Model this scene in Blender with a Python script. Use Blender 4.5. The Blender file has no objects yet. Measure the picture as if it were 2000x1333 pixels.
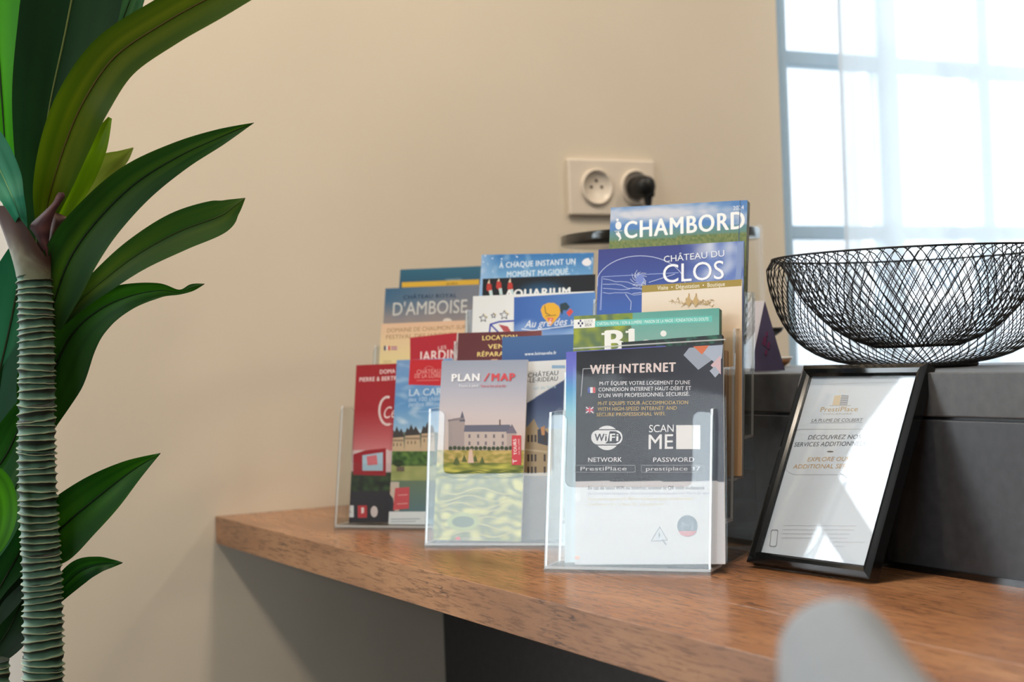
import bpy, bmesh, math, random
from mathutils import Vector, Matrix, noise
R = random.Random(7)
S = bpy.context.scene
COL = S.collection

# ---------------------------------------------------------------- camera
F, CZ = 3056.0, 0.966
AX = Vector((0.8842, -0.4655, -0.0377)); DN = Vector((-0.0305, 0.0228, -0.9993)); FW = Vector((0.4660, 0.8848, 0.0060))
FW.normalize(); AX = (AX - FW * AX.dot(FW)).normalized(); DN = FW.cross(AX)
CAM = Vector((0, 0, CZ))
cd = bpy.data.cameras.new('camera'); cam = bpy.data.objects.new('camera', cd); COL.objects.link(cam)
cam.matrix_world = Matrix(((AX.x, -DN.x, -FW.x, 0), (AX.y, -DN.y, -FW.y, 0), (AX.z, -DN.z, -FW.z, CZ), (0, 0, 0, 1)))
cd.sensor_width = 36; cd.sensor_fit = 'HORIZONTAL'; cd.lens = F * 36 / 2000
cd.clip_start = 0.02; cd.clip_end = 200
cd.dof.use_dof = True; cd.dof.focus_distance = 1.50; cd.dof.aperture_fstop = 6.0; cd.dof.aperture_blades = 9
S.camera = cam

# ---------------------------------------------------------------- sky, daylight, exposure
SKY = 8.0
FAC = (128, 129, 132)     # stone of the house outside
w = bpy.data.worlds.new('world'); S.world = w; w.use_nodes = True
bg = w.node_tree.nodes['Background']; bg.inputs[0].default_value = (0.86, 0.94, 1.0, 1); bg.inputs[1].default_value = SKY
S.view_settings.view_transform = 'Standard'; S.view_settings.look = 'None'
S.view_settings.gamma = 1.0; S.view_settings.use_curve_mapping = False
S.view_settings.exposure = 0.42
S.cycles.max_bounces = 12; S.cycles.transparent_max_bounces = 40; S.cycles.glossy_bounces = 6
S.cycles.sample_clamp_indirect = 8.0; S.cycles.caustics_reflective = False; S.cycles.caustics_refractive = False

def lamp(name, kind, loc, rot, power, color=(1, 1, 1), size=(1, 1), portal=False):
    l = bpy.data.lights.new(name, kind); l.energy = power; l.color = color
    if kind == 'AREA':
        l.shape = 'RECTANGLE'; l.size, l.size_y = size
        if portal: l.cycles.is_portal = True
    o = bpy.data.objects.new(name, l); o.location = loc; o.rotation_euler = rot; COL.objects.link(o)
    return o
YW = 2.1336          # back wall
XL, XR, YF, ZC = -2.2, 3.6, -3.0, 2.7
W1 = (1.655, 2.95, 0.78, 2.45)      # right window in the back wall
W2 = (-1.25, 0.09, 0.10, 2.35)     # glazed opening in the back wall, left of the frame
W3 = (-1.35, 0.60, 1.25, 2.12)      # big window in the left wall (Y range)
PI = math.pi
lamp('daylight_portal', 'AREA', ((W1[0] + W1[1]) / 2, YW + .16, (W1[2] + W1[3]) / 2), (-PI / 2, 0, 0), 1, size=(W1[1] - W1[0], W1[3] - W1[2]), portal=True)
lamp('daylight_portal', 'AREA', ((W2[0] + W2[1]) / 2, YW + .16, (W2[2] + W2[3]) / 2), (-PI / 2, 0, 0), 1, size=(W2[1] - W2[0], W2[3] - W2[2]), portal=True)
lamp('daylight_portal', 'AREA', (XL - .16, (W3[0] + W3[1]) / 2, (W3[2] + W3[3]) / 2), (PI / 2, 0, -PI / 2), 1, size=(W3[1] - W3[0], W3[3] - W3[2]), portal=True)
CEIL_LAMPS = [(-0.55, 1.30), (0.80, 1.15), (-0.6, -1.4), (2.3, 0.6)]
CEIL_POWER = 13.5

# ---------------------------------------------------------------- helpers
def srgb(c, k=1.0):
    def f(v):
        v = max(0.0, min(255.0, v)) / 255.0
        return (v / 12.92 if v <= 0.04045 else ((v + 0.055) / 1.055) ** 2.4) * k
    return (min(1, f(c[0])), min(1, f(c[1])), min(1, f(c[2])), 1.0)

def ray(x, y):
    return AX * ((x - 1000) / F) + DN * ((y - 666.5) / F) + FW
def hit(x, y, p, n):
    d = ray(x, y); return CAM + d * ((p - CAM).dot(n) / d.dot(n))
def at(x, y, d):
    return CAM + ray(x, y) * d
def proj(P):
    v = P - CAM; z = v.dot(FW); return 1000 + F * v.dot(AX) / z, 666.5 + F * v.dot(DN) / z

class MB:
    def __init__(s): s.v = []; s.f = []; s.m = []; s.c = []; s.smooth = []
    def face(s, pts, m=0, cols=None, smooth=False):
        b = len(s.v); s.v += [tuple(p) for p in pts]; s.f.append(tuple(range(b, b + len(pts)))); s.m.append(m); s.smooth.append(smooth)
        s.c.append(cols if cols is None or isinstance(cols, list) else [cols] * len(pts))
    def mesh(s, verts, faces, m=0, cols=None, smooth=False):
        b = len(s.v); s.v += [tuple(p) for p in verts]
        for f in faces:
            s.f.append(tuple(b + i for i in f)); s.m.append(m); s.smooth.append(smooth)
            s.c.append(None if cols is None else ([cols[i] for i in f] if isinstance(cols, list) else [cols] * len(f)))
    def box(s, x0, x1, y0, y1, z0, z1, m=0):
        s.obox(Vector((x0, y0, z0)), Vector((x1 - x0, 0, 0)), Vector((0, y1 - y0, 0)), Vector((0, 0, z1 - z0)), m)
    def obox(s, o, a, b, c, m=0, msides=None):
        V = [o, o + a, o + a + b, o + b, o + c, o + a + c, o + a + b + c, o + b + c]
        fs = [(0, 3, 2, 1), (4, 5, 6, 7), (0, 1, 5, 4), (1, 2, 6, 5), (2, 3, 7, 6), (3, 0, 4, 7)]
        if a.cross(b).dot(c) < 0: fs = [f[::-1] for f in fs]
        s.mesh(V, fs, m)
    def prism(s, poly, o, ex, ey, ez, m=0, medge=None):
        # poly 2D points in (ex, ey); extruded along ez
        n = len(poly); A = [o + ex * p[0] + ey * p[1] for p in poly]; B = [q + ez for q in A]
        s.mesh(A + B, [tuple(range(n))[::-1], tuple(range(n, 2 * n))], m)
        s.mesh(A + B, [(i, (i + 1) % n, n + (i + 1) % n, n + i) for i in range(n)], m if medge is None else medge)
    def lathe(s, prof, o, n=48, m=0, smooth=True, ax=Vector((0, 0, 1))):
        q = Vector((0, 0, 1)).rotation_difference(ax)
        V = []; Fc = []
        for r, z in prof:
            for k in range(n):
                a = 2 * PI * k / n; V.append(o + q @ Vector((r * math.cos(a), r * math.sin(a), z)))
        for i in range(len(prof) - 1):
            for k in range(n):
                k2 = (k + 1) % n; Fc.append((i * n + k, i * n + k2, (i + 1) * n + k2, (i + 1) * n + k))
        s.mesh(V, Fc, m, smooth=smooth)
        if prof[0][0] > 1e-5: s.mesh(V[:n], [tuple(range(n))[::-1]], m)
        if prof[-1][0] > 1e-5: s.mesh(V[-n:], [tuple(range(n))], m)
    def tube(s, path, r, n=8, m=0, closed=False, cap=True):
        V = []; Fc = []; L = len(path); up = None
        for i, p in enumerate(path):
            a = path[(i - 1) % L] if (closed or i) else path[0]; b = path[(i + 1) % L] if (closed or i < L - 1) else path[-1]
            t = (b - a).normalized()
            if up is None: up = t.orthogonal().normalized()
            up = (up - t * up.dot(t)).normalized(); sd = t.cross(up)
            rr = r[i] if isinstance(r, list) else r
            for k in range(n):
                an = 2 * PI * k / n; V.append(p + up * (rr * math.cos(an)) + sd * (rr * math.sin(an)))
        for i in range(L if closed else L - 1):
            j = (i + 1) % L
            for k in range(n):
                k2 = (k + 1) % n; Fc.append((i * n + k, i * n + k2, j * n + k2, j * n + k))
        s.mesh(V, Fc, m, smooth=True)
        if cap and not closed:
            s.mesh(V[:n], [tuple(range(n))[::-1]], m); s.mesh(V[-n:], [tuple(range(n))], m)
    def build(s, name, mats, parent=None, loc=None):
        if not isinstance(mats, (list, tuple)): mats = [mats]
        base = Vector(parent['_o']) if parent is not None else (Vector(loc) if loc is not None else Vector((0, 0, 0)))
        me = bpy.data.meshes.new(name)
        me.from_pydata([tuple(Vector(v) - base) for v in s.v], [], s.f)
        for mt in mats: me.materials.append(mt)
        me.polygons.foreach_set('material_index', s.m); me.polygons.foreach_set('use_smooth', s.smooth)
        if any(c is not None for c in s.c):
            ca = me.color_attributes.new('Col', 'FLOAT_COLOR', 'CORNER'); fl = []
            for f, c in zip(s.f, s.c):
                for i in range(len(f)): fl += list(c[i]) if c is not None else [1, 1, 1, 1]
            ca.data.foreach_set('color', fl)
        me.update()
        o = bpy.data.objects.new(name, me); COL.objects.link(o)
        if parent is not None: o.parent = parent; o['_o'] = parent['_o']
        else: o.location = base; o['_o'] = list(base)
        return o
def smooth_weld(o, angle=40, dist=1e-5):
    bm = bmesh.new(); bm.from_mesh(o.data); bmesh.ops.remove_doubles(bm, verts=bm.verts, dist=dist); bm.to_mesh(o.data); bm.free(); return o
def bevel(o, wd=0.002, seg=2):
    smooth_weld(o)
    b = o.modifiers.new('bevel', 'BEVEL'); b.width = wd; b.segments = seg; b.limit_method = 'ANGLE'; b.angle_limit = math.radians(40)
    return o
def tag(o, label=None, cat=None, group=None, kind=None):
    if label: o['label'] = label
    if cat: o['category'] = cat
    if group: o['group'] = group
    if kind: o['kind'] = kind
    return o
def thing(name, loc, label, cat, group=None):
    o = bpy.data.objects.new(name, None); o.empty_display_size = .03; o.location = loc; COL.objects.link(o); o['_o'] = list(loc)
    return tag(o, label, cat, group)

# ---------------------------------------------------------------- materials
class NT:
    def __init__(s, name):
        s.mat = bpy.data.materials.new(name); s.mat.use_nodes = True; s.t = s.mat.node_tree; s.n = s.t.nodes; s.n.clear()
        s.out = s.n.new('ShaderNodeOutputMaterial')
    def new(s, ty, **kw):
        n = s.n.new(ty)
        for k, v in kw.items():
            if k in n.inputs: 
                try: n.inputs[k].default_value = v
                except Exception: pass
            else: setattr(n, k, v)
        return n
    def link(s, a, b): s.t.links.new(a, b)
    def noise(s, scale, detail=4, vec=None, rough=.5):
        n = s.new('ShaderNodeTexNoise'); n.inputs['Scale'].default_value = scale; n.inputs['Detail'].default_value = detail; n.inputs['Roughness'].default_value = rough
        if vec is not None: s.link(vec, n.inputs['Vector'])
        return n
    def coord(s, scale=(1, 1, 1), kind='Object'):
        tc = s.new('ShaderNodeTexCoord'); mp = s.new('ShaderNodeMapping'); mp.inputs['Scale'].default_value = scale
        s.link(tc.outputs[kind], mp.inputs['Vector']); return mp.outputs[0]
    def ramp(s, fac, stops):
        r = s.new('ShaderNodeValToRGB'); e = r.color_ramp.elements
        while len(e) < len(stops): e.new(.5)
        for el, (p, c) in zip(e, stops): el.position = p; el.color = c
        s.link(fac, r.inputs[0]); return r.outputs[0]
    def bump(s, h, strength=.2, dist=.001):
        b = s.new('ShaderNodeBump'); b.inputs['Strength'].default_value = strength; b.inputs['Distance'].default_value = dist
        s.link(h, b.inputs['Height']); return b.outputs[0]
def pbr(name, col, rough=.5, spec=.5, metal=0, var=0.06, scale=60, bump=0, coat=0, sheen=0, trans=0):
    m = NT(name); p = m.new('ShaderNodeBsdfPrincipled')
    p.inputs['Roughness'].default_value = rough; p.inputs['Specular IOR Level'].default_value = spec; p.inputs['Metallic'].default_value = metal
    p.inputs['Coat Weight'].default_value = coat; p.inputs['Sheen Weight'].default_value = sheen; p.inputs['Transmission Weight'].default_value = trans
    c = srgb(col); n = m.noise(scale, 4, m.coord())
    lo = tuple(v * (1 - var) for v in c[:3]) + (1,); hi = tuple(min(1, v * (1 + var)) for v in c[:3]) + (1,)
    m.link(m.ramp(n.outputs[0], [(.3, lo), (.7, hi)]), p.inputs['Base Color'])
    if bump: m.link(m.bump(n.outputs[0], bump), p.inputs['Normal'])
    m.link(p.outputs[0], m.out.inputs[0]); return m.mat
def print_mat(name, rough=.28, spec=.4, trans=0):
    m = NT(name); p = m.new('ShaderNodeBsdfPrincipled'); a = m.new('ShaderNodeAttribute'); a.attribute_name = 'Col'
    p.inputs['Roughness'].default_value = rough; p.inputs['Specular IOR Level'].default_value = spec
    m.link(a.outputs['Color'], p.inputs['Base Color']); sh = p.outputs[0]
    if trans:
        t = m.new('ShaderNodeBsdfTranslucent'); hs = m.new('ShaderNodeHueSaturation'); hs.inputs['Saturation'].default_value = 1.15; hs.inputs['Value'].default_value = 1.8
        m.link(a.outputs['Color'], hs.inputs['Color']); m.link(hs.outputs[0], t.inputs['Color'])
        mx = m.new('ShaderNodeMixShader'); mx.inputs[0].default_value = trans; m.link(sh, mx.inputs[1]); m.link(t.outputs[0], mx.inputs[2]); sh = mx.outputs[0]
    m.link(sh, m.out.inputs[0]); return m.mat
def clear_mat(name, ior=1.49, tint=(.97, .985, .985), rough=.02, milk=0.0, gloss_boost=1.0, bump=0):
    m = NT(name); t = m.new('ShaderNodeBsdfTransparent'); t.inputs[0].default_value = (*tint, 1)
    g = m.new('ShaderNodeBsdfGlossy'); g.inputs['Roughness'].default_value = rough
    fr = m.new('ShaderNodeFresnel'); ge = m.new('ShaderNodeNewGeometry'); io = m.new('ShaderNodeMapRange')
    io.inputs['To Min'].default_value = ior; io.inputs['To Max'].default_value = 1 / ior      # a thin sheet reflects alike from both faces
    m.link(ge.outputs['Backfacing'], io.inputs['Value']); m.link(io.outputs[0], fr.inputs['IOR'])
    mu = m.new('ShaderNodeMath'); mu.operation = 'MULTIPLY'; mu.inputs[1].default_value = gloss_boost; mu.use_clamp = True; m.link(fr.outputs[0], mu.inputs[0])
    if bump:
        nn = m.noise(14, 2, m.coord()); b = m.bump(nn.outputs[0], bump, .004); m.link(b, g.inputs['Normal'])
    mx = m.new('ShaderNodeMixShader'); m.link(mu.outputs[0], mx.inputs[0]); m.link(t.outputs[0], mx.inputs[1]); m.link(g.outputs[0], mx.inputs[2]); sh = mx.outputs[0]
    if milk:
        d = m.new('ShaderNodeBsdfDiffuse'); d.inputs[0].default_value = (.92, .94, .95, 1)
        m2 = m.new('ShaderNodeMixShader'); m2.inputs[0].default_value = milk; m.link(sh, m2.inputs[1]); m.link(d.outputs[0], m2.inputs[2]); sh = m2.outputs[0]
    m.link(sh, m.out.inputs[0]); return m.mat

M_wall = pbr('wall_paint', (221, 209, 190), .75, .25, var=.015, scale=6)
M_white = pbr('white_paint', (232, 232, 230), .5, .4, var=.01)
M_ceil = pbr('ceiling_paint', (238, 236, 232), .8, .2, var=.01)
M_frame_blue = pbr('window_paint_daylight_tint', (176, 200, 218), .35, .4, var=.02)  # blue cast of daylight on a white frame, put into the colour
M_floor = pbr('floor_grey', (74, 72, 70), .5, .4, var=.1, scale=4)
M_char = pbr('charcoal_laminate', (74, 73, 73), .42, .45, var=.16, scale=90, bump=.05)
M_char2 = pbr('dark_charcoal_laminate', (54, 54, 57), .42, .45, var=.2, scale=90, bump=.05)
M_black = pbr('black_gloss', (16, 17, 18), .09, .6, var=.1)
M_blackmat = pbr('black_plastic', (22, 22, 23), .4, .4, var=.1)
M_wire = pbr('black_wire', (14, 15, 17), .45, .4, var=.1)
M_plate = pbr('socket_plastic', (226, 214, 198), .35, .4, var=.01)
M_hole = pbr('socket_hole', (60, 48, 40), .7, .2)
M_paper = pbr('paper_edges', (226, 222, 214), .7, .2, var=.04, scale=300)
M_kraft = pbr('kraft_edges', (150, 118, 88), .7, .2, var=.1, scale=300)
M_print = print_mat('printed_ink', .42, .28)
M_printm = print_mat('printed_matt', .55, .3)
M_acr = clear_mat('clear_acrylic', gloss_boost=.66, bump=.03)
M_acre = clear_mat('acrylic_edge', 1.8, (.74, .79, .82), .05, milk=.10, gloss_boost=1.5)
M_side = clear_mat('acrylic_side_edge', 1.8, (.8, .84, .87), .05, milk=.5, gloss_boost=1.6)  # milky white in the colour stands for light the edges catch
M_glass = clear_mat('window_glass', 1.45, (.98, .99, .99), .0)
M_pglass = clear_mat('picture_glass', 1.5, (.985, .985, .985), .0)
M_jar = clear_mat('jar_glass', 1.45, (.99, .995, .995), .02, gloss_boost=.12)
M_bract = print_mat('bract_skin', .6, .2)
M_leaf = print_mat('leaf_skin', .46, .16, trans=.22)
M_grey = pbr('grey_fabric', (106, 111, 117), .9, .15, var=.08, scale=160, bump=.15, sheen=.3)
M_wood_leg = pbr('dark_wood', (70, 50, 38), .5, .4, var=.2, scale=20)
M_soil = pbr('potting_soil', (58, 44, 34), .95, .1, var=.3, scale=80, bump=.5)
M_pot = pbr('pot_ceramic', (190, 186, 178), .5, .4, var=.04)
M_brownbowl = pbr('brown_wood_dish', (170, 120, 80), .5, .3, var=.15, scale=30)
M_trunk = print_mat('trunk_bark', .6, .3)

def wood():
    m = NT('oak_laminate'); p = m.new('ShaderNodeBsdfPrincipled'); p.inputs['Roughness'].default_value = .27; p.inputs['Specular IOR Level'].default_value = .5
    co = m.coord((1, 1, 1), 'Object')
    def mapped(sc):
        mp = m.new('ShaderNodeMapping'); mp.inputs['Scale'].default_value = sc; m.link(co, mp.inputs['Vector']); return mp.outputs[0]
    big = m.noise(3.2, 4, mapped((5, 1, 5)))
    base = m.ramp(big.outputs[0], [(.28, srgb((130, 88, 60))), (.5, srgb((155, 108, 74))), (.74, srgb((175, 128, 90)))])
    fine = m.noise(26, 6, mapped((14, 1.0, 14)), .62)
    fr = m.ramp(fine.outputs[0], [(.38, (.50, .44, .40, 1)), (.50, (1, 1, 1, 1)), (.7, (1.0, .97, .92, 1))])
    mix = m.new('ShaderNodeMixRGB'); mix.blend_type = 'MULTIPLY'; mix.inputs[0].default_value = .8; m.link(base, mix.inputs[1]); m.link(fr, mix.inputs[2])
    # long dark cracks running with the grain
    wob = m.noise(9, 3, mapped((2, .8, 2)))
    cr = m.noise(7.0, 3, mapped((13, 1.0, 13)), .55)
    sub = m.new('ShaderNodeMath'); sub.operation = 'SUBTRACT'; m.link(cr.outputs[0], sub.inputs[0]); sub.inputs[1].default_value = .5
    ab = m.new('ShaderNodeMath'); ab.operation = 'ABSOLUTE'; m.link(sub.outputs[0], ab.inputs[0])
    ln = m.ramp(ab.outputs[0], [(0.0, (1, 1, 1, 1)), (.007, (.7, .7, .7, 1)), (.014, (0, 0, 0, 1))])
    mask = m.ramp(m.noise(6, 2, mapped((3, 1.3, 3))).outputs[0], [(.5, (0, 0, 0, 1)), (.64, (1, 1, 1, 1))])
    mm = m.new('ShaderNodeMixRGB'); mm.blend_type = 'MULTIPLY'; mm.inputs[0].default_value = 1; m.link(ln, mm.inputs[1]); m.link(mask, mm.inputs[2])
    mk = m.new('ShaderNodeMixRGB'); m.link(mm.outputs[0], mk.inputs[0]); m.link(mix.outputs[0], mk.inputs[1]); mk.inputs[2].default_value = srgb((72, 44, 30))
    # short saw ticks across the grain
    tk = m.noise(38, 3, mapped((2.2, 2.6, 9)), .6)
    tkr = m.ramp(tk.outputs[0], [(.30, (.62, .55, .5, 1)), (.40, (1, 1, 1, 1))])
    m3 = m.new('ShaderNodeMixRGB'); m3.blend_type = 'MULTIPLY'; m3.inputs[0].default_value = .6; m.link(mk.outputs[0], m3.inputs[1]); m.link(tkr, m3.inputs[2])
    m.link(m3.outputs[0], p.inputs['Base Color'])
    m.link(m.bump(fine.outputs[0], .12, .001), p.inputs['Normal'])
    m.link(p.outputs[0], m.out.inputs[0]); return m.mat
M_wood = wood()
def curtain_mat():
    m = NT('sheer_fabric'); t = m.new('ShaderNodeBsdfTransparent'); t.inputs[0].default_value = (1, 1, 1, 1)
    d = m.new('ShaderNodeBsdfDiffuse'); d.inputs[0].default_value = (.80, .84, .88, 1); tr = m.new('ShaderNodeBsdfTranslucent'); tr.inputs[0].default_value = (.74, .77, .80, 1)
    a = m.new('ShaderNodeMixShader'); a.inputs[0].default_value = .65; m.link(d.outputs[0], a.inputs[1]); m.link(tr.outputs[0], a.inputs[2])
    nn = m.noise(900, 1, m.coord()); rr = m.ramp(nn.outputs[0], [(.2, (.54, .54, .54, 1)), (.8, (.66, .66, .66, 1))])
    b = m.new('ShaderNodeMixShader'); m.link(rr, b.inputs[0]); m.link(t.outputs[0], b.inputs[1]); m.link(a.outputs[0], b.inputs[2])
    m.link(b.outputs[0], m.out.inputs[0]); return m.mat
M_curtain = curtain_mat()
def emit(name, col, k):
    m = NT(name); e = m.new('ShaderNodeEmission'); e.inputs[0].default_value = (*col, 1); e.inputs[1].default_value = k; m.link(e.outputs[0], m.out.inputs[0]); return m.mat

# ---------------------------------------------------------------- the room
def struct(mb, name, mats): return tag(mb.build(name, mats), kind='structure')
def wall_y(mb, y0, y1, x0, x1, z0, z1, holes):
    xs = x0
    for (a, b, c, d) in sorted(holes):
        mb.box(xs, a, y0, y1, z0, z1); mb.box(a, b, y0, y1, z0, c); mb.box(a, b, y0, y1, d, z1); xs = b
    mb.box(xs, x1, y0, y1, z0, z1)
b = MB(); wall_y(b, YW, YW + .2, XL - .2, XR + .2, 0, ZC, [W1, W2]); struct(b, 'wall_back', M_wall)
b = MB()
b.box(XL - .2, XL, YF, W3[0], 0, ZC); b.box(XL - .2, XL, W3[0], W3[1], 0, W3[2]); b.box(XL - .2, XL, W3[0], W3[1], W3[3], ZC); b.box(XL - .2, XL, W3[1], YW, 0, ZC)
M_wall2 = pbr('taupe_wall_paint', (150, 142, 134), .75, .25, var=.015, scale=6)  # darker paint given to the unseen walls to cut bounced light
struct(b, 'wall_left', M_wall2)
b = MB(); b.box(XR, XR + .2, YF, YW, 0, ZC); struct(b, 'wall_right', M_wall2)
b = MB(); b.box(XL - .2, XR + .2, YF - .2, YF, 0, ZC); struct(b, 'wall_front', M_wall2)
b = MB(); b.box(XL - .2, XR + .2, YF - .2, YW + .2, -.1, 0); struct(b, 'floor', M_floor)
b = MB(); b.box(XL - .2, XR + .2, YF - .2, YW + .2, ZC, ZC + .1); struct(b, 'ceiling', M_ceil)

def window(name, o, ex, ez, wd, ht, vbars, hbars, mat, dep, fr=.035):
    """frame, bars and panes; o bottom-left, ex along the wall, ez up, dep outwards"""
    root = bpy.data.objects.new(name, None); root.location = o; COL.objects.link(root); root['_o'] = list(o); root['kind'] = 'structure'
    f = MB()
    f.obox(o, ex * fr, dep, ez * ht); f.obox(o + ex * (wd - fr), ex * fr, dep, ez * ht)
    f.obox(o + ex * fr, ex * (wd - 2 * fr), dep, ez * fr); f.obox(o + ex * fr + ez * (ht - fr), ex * (wd - 2 * fr), dep, ez * fr)
    bevel(f.build('window_frame', mat, root), .004)
    xs = [fr] + [v for v in vbars] + [wd - fr]
    for c, h in vbars:
        m = MB(); m.obox(o + ex * (c - h) + ez * fr + dep * .15, ex * 2 * h, dep * .7, ez * (ht - 2 * fr)); bevel(m.build('glazing_bar', mat, root), .003)
    edges = [(fr, fr)] + [(c - h, c + h) for c, h in vbars] + [(wd - fr, wd - fr)]
    hed = [(fr, fr)] + [(c - h, c + h) for c, h in hbars] + [(ht - fr, ht - fr)]
    for i in range(len(edges) - 1):
        xa, xb = edges[i][1], edges[i + 1][0]
        for c, h in hbars:
            m = MB(); m.obox(o + ex * xa + ez * (c - h) + dep * .2, ex * (xb - xa), dep * .6, ez * 2 * h); bevel(m.build('glazing_bar', mat, root), .003)
        for j in range(len(hed) - 1):
            za, zb = hed[j][1], hed[j + 1][0]
            m = MB(); m.obox(o + ex * xa + ez * za + dep * .5, ex * (xb - xa), dep * .06, ez * (zb - za)); m.build('pane', M_glass, root)
    return root
X = Vector((1, 0, 0)); Y = Vector((0, 1, 0)); Z = Vector((0, 0, 1))
o1 = Vector((W1[0], YW + .05, W1[2]))
window('window_1', o1, X, Z, W1[1] - W1[0], W1[3] - W1[2], [(1.949 - W1[0], .024), (2.185 - W1[0], .014), (2.42 - W1[0], .014), (2.66 - W1[0], .024)],
       [(1.155 - W1[2], .0125), (1.4625 - W1[2], .0135), (1.77 - W1[2], .0135), (2.08 - W1[2], .0135)], M_frame_blue, Vector((0, .05, 0)), .058)
window('window_2', Vector((W2[0], YW + .05, W2[2])), X, Z, W2[1] - W2[0], W2[3] - W2[2], [((W2[1] - W2[0]) / 2, .04)], [(.75, .02), (1.45, .04)], M_white, Vector((0, .05, 0)), .06)
window('window_3', Vector((XL - .05, W3[0], W3[2])), Y, Z, W3[1] - W3[0], W3[3] - W3[2], [((W3[1] - W3[0]) / 2, .03)], [], M_white, Vector((-.05, 0, 0)), .05)
b = MB(); b.box(.353, .383, YW - .014, YW, 0, 2.42); bevel(struct(b, 'trim_1', M_white), .003)
b = MB(); b.box(.383, .9875, YW - .014, YW, 0, .09); bevel(struct(b, 'baseboard_back', M_white), .003)

# ceiling lamps (the room's own lamps)
M_lampglow = emit('lamp_diffuser', (1.0, .86, .66), 6.0)
for i, (x, y) in enumerate(CEIL_LAMPS):
    t = thing('ceiling_light', (x, y, ZC), 'round flush ceiling light with a warm white diffuser, %s' % ['over the plant side of the room', 'above the wooden desk', 'at the front of the room', 'beyond the counter'][i], 'lamp', 'ceiling lights')
    b = MB(); b.lathe([(.155, ZC - .03), (.16, ZC - .03), (.16, ZC), (.155, ZC)], Vector((x, y, 0)), 40); b.build('lamp_rim', M_white, t)
    b = MB(); b.lathe([(.001, ZC - .05), (.08, ZC - .047), (.13, ZC - .038), (.152, ZC - .025), (.152, ZC - .004), (.001, ZC - .004)], Vector((x, y, 0)), 40); b.build('diffuser', M_lampglow, t)
    l = lamp('ceiling_bulb', 'AREA', (x, y, ZC - .055), (0, 0, 0), CEIL_POWER, (1.0, .86, .70), (.26, .26)); l.data.shape = 'DISK'

# sheer curtain and rod
def curtain(x0, x1, y, z0, z1, label):
    t = thing('sheer_curtain', (x0, y, z0), label, 'curtain')
    nx, nz = 220, 12; V = []; Fc = []
    for j in range(nz + 1):
        for i in range(nx + 1):
            u = i / nx; x = x0 + (x1 - x0) * u
            a = .012 + .014 * noise.noise(Vector((x * 3, 0, 1)))
            yy = y + a * math.sin(2 * PI * (x * 7.2 + .5 * noise.noise(Vector((x * 4, j * .05, 3))))) * min(1, .25 + u * 2.2)
            zz = z0 + (z1 - z0) * j / nz
            V.append(Vector((x + .008 * (j / nz), yy, zz)))
    for j in range(nz):
        for i in range(nx):
            k = j * (nx + 1) + i; Fc.append((k, k + 1, k + nx + 2, k + nx + 1))
    b = MB(); b.mesh(V, Fc, smooth=True); b.build('fabric', M_curtain, t)
    h = MB()
    for j in range(nz):
        k = j * (nx + 1); p, q = V[k], V[k + nx + 1]
        h.obox(p + Vector((-.001, -.0012, 0)), X * .007, Y * .0024, q - p)
    h.build('side_hem', M_curtain, t)
    b = MB(); b.tube([Vector((x0 - .12, y, z1 + .012)), Vector((x1 + .12, y, z1 + .012))], .012, 12); b.build('curtain_rod', M_white, t)
    for px in (x0 - .06, (x0 + x1) / 2, x1 + .06):
        b = MB(); b.box(px - .01, px + .01, y, YW, z1 + .004, z1 + .02); b.build('rod_bracket', M_white, t)
curtain(1.714, 3.05, YW - .085, .62, 2.52, 'white sheer curtain drawn across the bright window behind the wire bowl')

# pale stone house across the street, seen through the right window
t = thing('facing_house', (8.5, 9.0, 0), 'pale stone house across the street, glimpsed through the curtained window', 'building')
M_stone = pbr('house_stone', FAC, .9, .1, var=.05, scale=2); M_shut = pbr('house_glass', (120, 134, 146), .3, .5)
b = MB(); b.box(2.9, 16, 9.0, 9.6, 0, 7.5); b.build('wall', M_stone, t)
b = MB(); b.prism([(8.85, 7.5), (9.8, 7.5), (9.8, 9.0)], Vector((2.9, 0, 0)), Y, Z, X * 13.1, 0); b.build('roof', M_shut, t)
for i in range(6):
    for z0_ in (1.2, 4.4):
        x0_ = 3.6 + 2.05 * i; fm = MB()
        for (a_, b_, c_, d_) in ((0, 1.0, 0, .1), (0, 1.0, 1.7, 1.8), (0, .1, .1, 1.7), (.9, 1.0, .1, 1.7), (.47, .53, .1, 1.7)): fm.box(x0_ + a_, x0_ + b_, 8.93, 9.0, z0_ + c_, z0_ + d_)
        fo = fm.build('window', M_white, t); gm = MB(); gm.box(x0_ + .1, x0_ + .9, 8.97, 8.999, z0_ + .1, z0_ + 1.7); gm.build('pane', M_shut, fo)
b = MB(); b.box(-25, 25, YW + .22, 30, -.3, -.05); struct(b, 'street', pbr('street_paving', (110, 110, 110), .9, .1))

# ---------------------------------------------------------------- counter, desk
XD, XP, ZD, ZL = .6445, .9885, .75, .932
YN = -.55
t = thing('wooden_desk', (XD, YN, 0), 'oak worktop desk with cracked grain carrying the leaflet holders and the black frame', 'desk')
for a, c in ((XD, .7562), (.7574, XP - .0008)):
    b = MB(); b.box(a, c, YN, YW - .001, ZD - .038, ZD); bevel(b.build('plank', M_wood, t), .0005, 2)
b = MB(); b.box(XD + .05, XP - .02, YN + .02, YN + .045, 0, ZD - .038); bevel(b.build('support_panel', M_char, t), .002)
b = MB(); b.box(XP - .0035, XP - .0003, YN, YW - .002, ZD, ZD + .006); b.build('joint_strip', M_black, t)
t = thing('reception_counter', (XP, YN, 0), 'charcoal reception counter with a raised ledge behind the wooden desk', 'counter')
b = MB(); b.box(XP, XP + .035, YN, YW - .001, 0, ZL - .0425); bevel(b.build('front_panel', M_char2, t), .0015)
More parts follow.
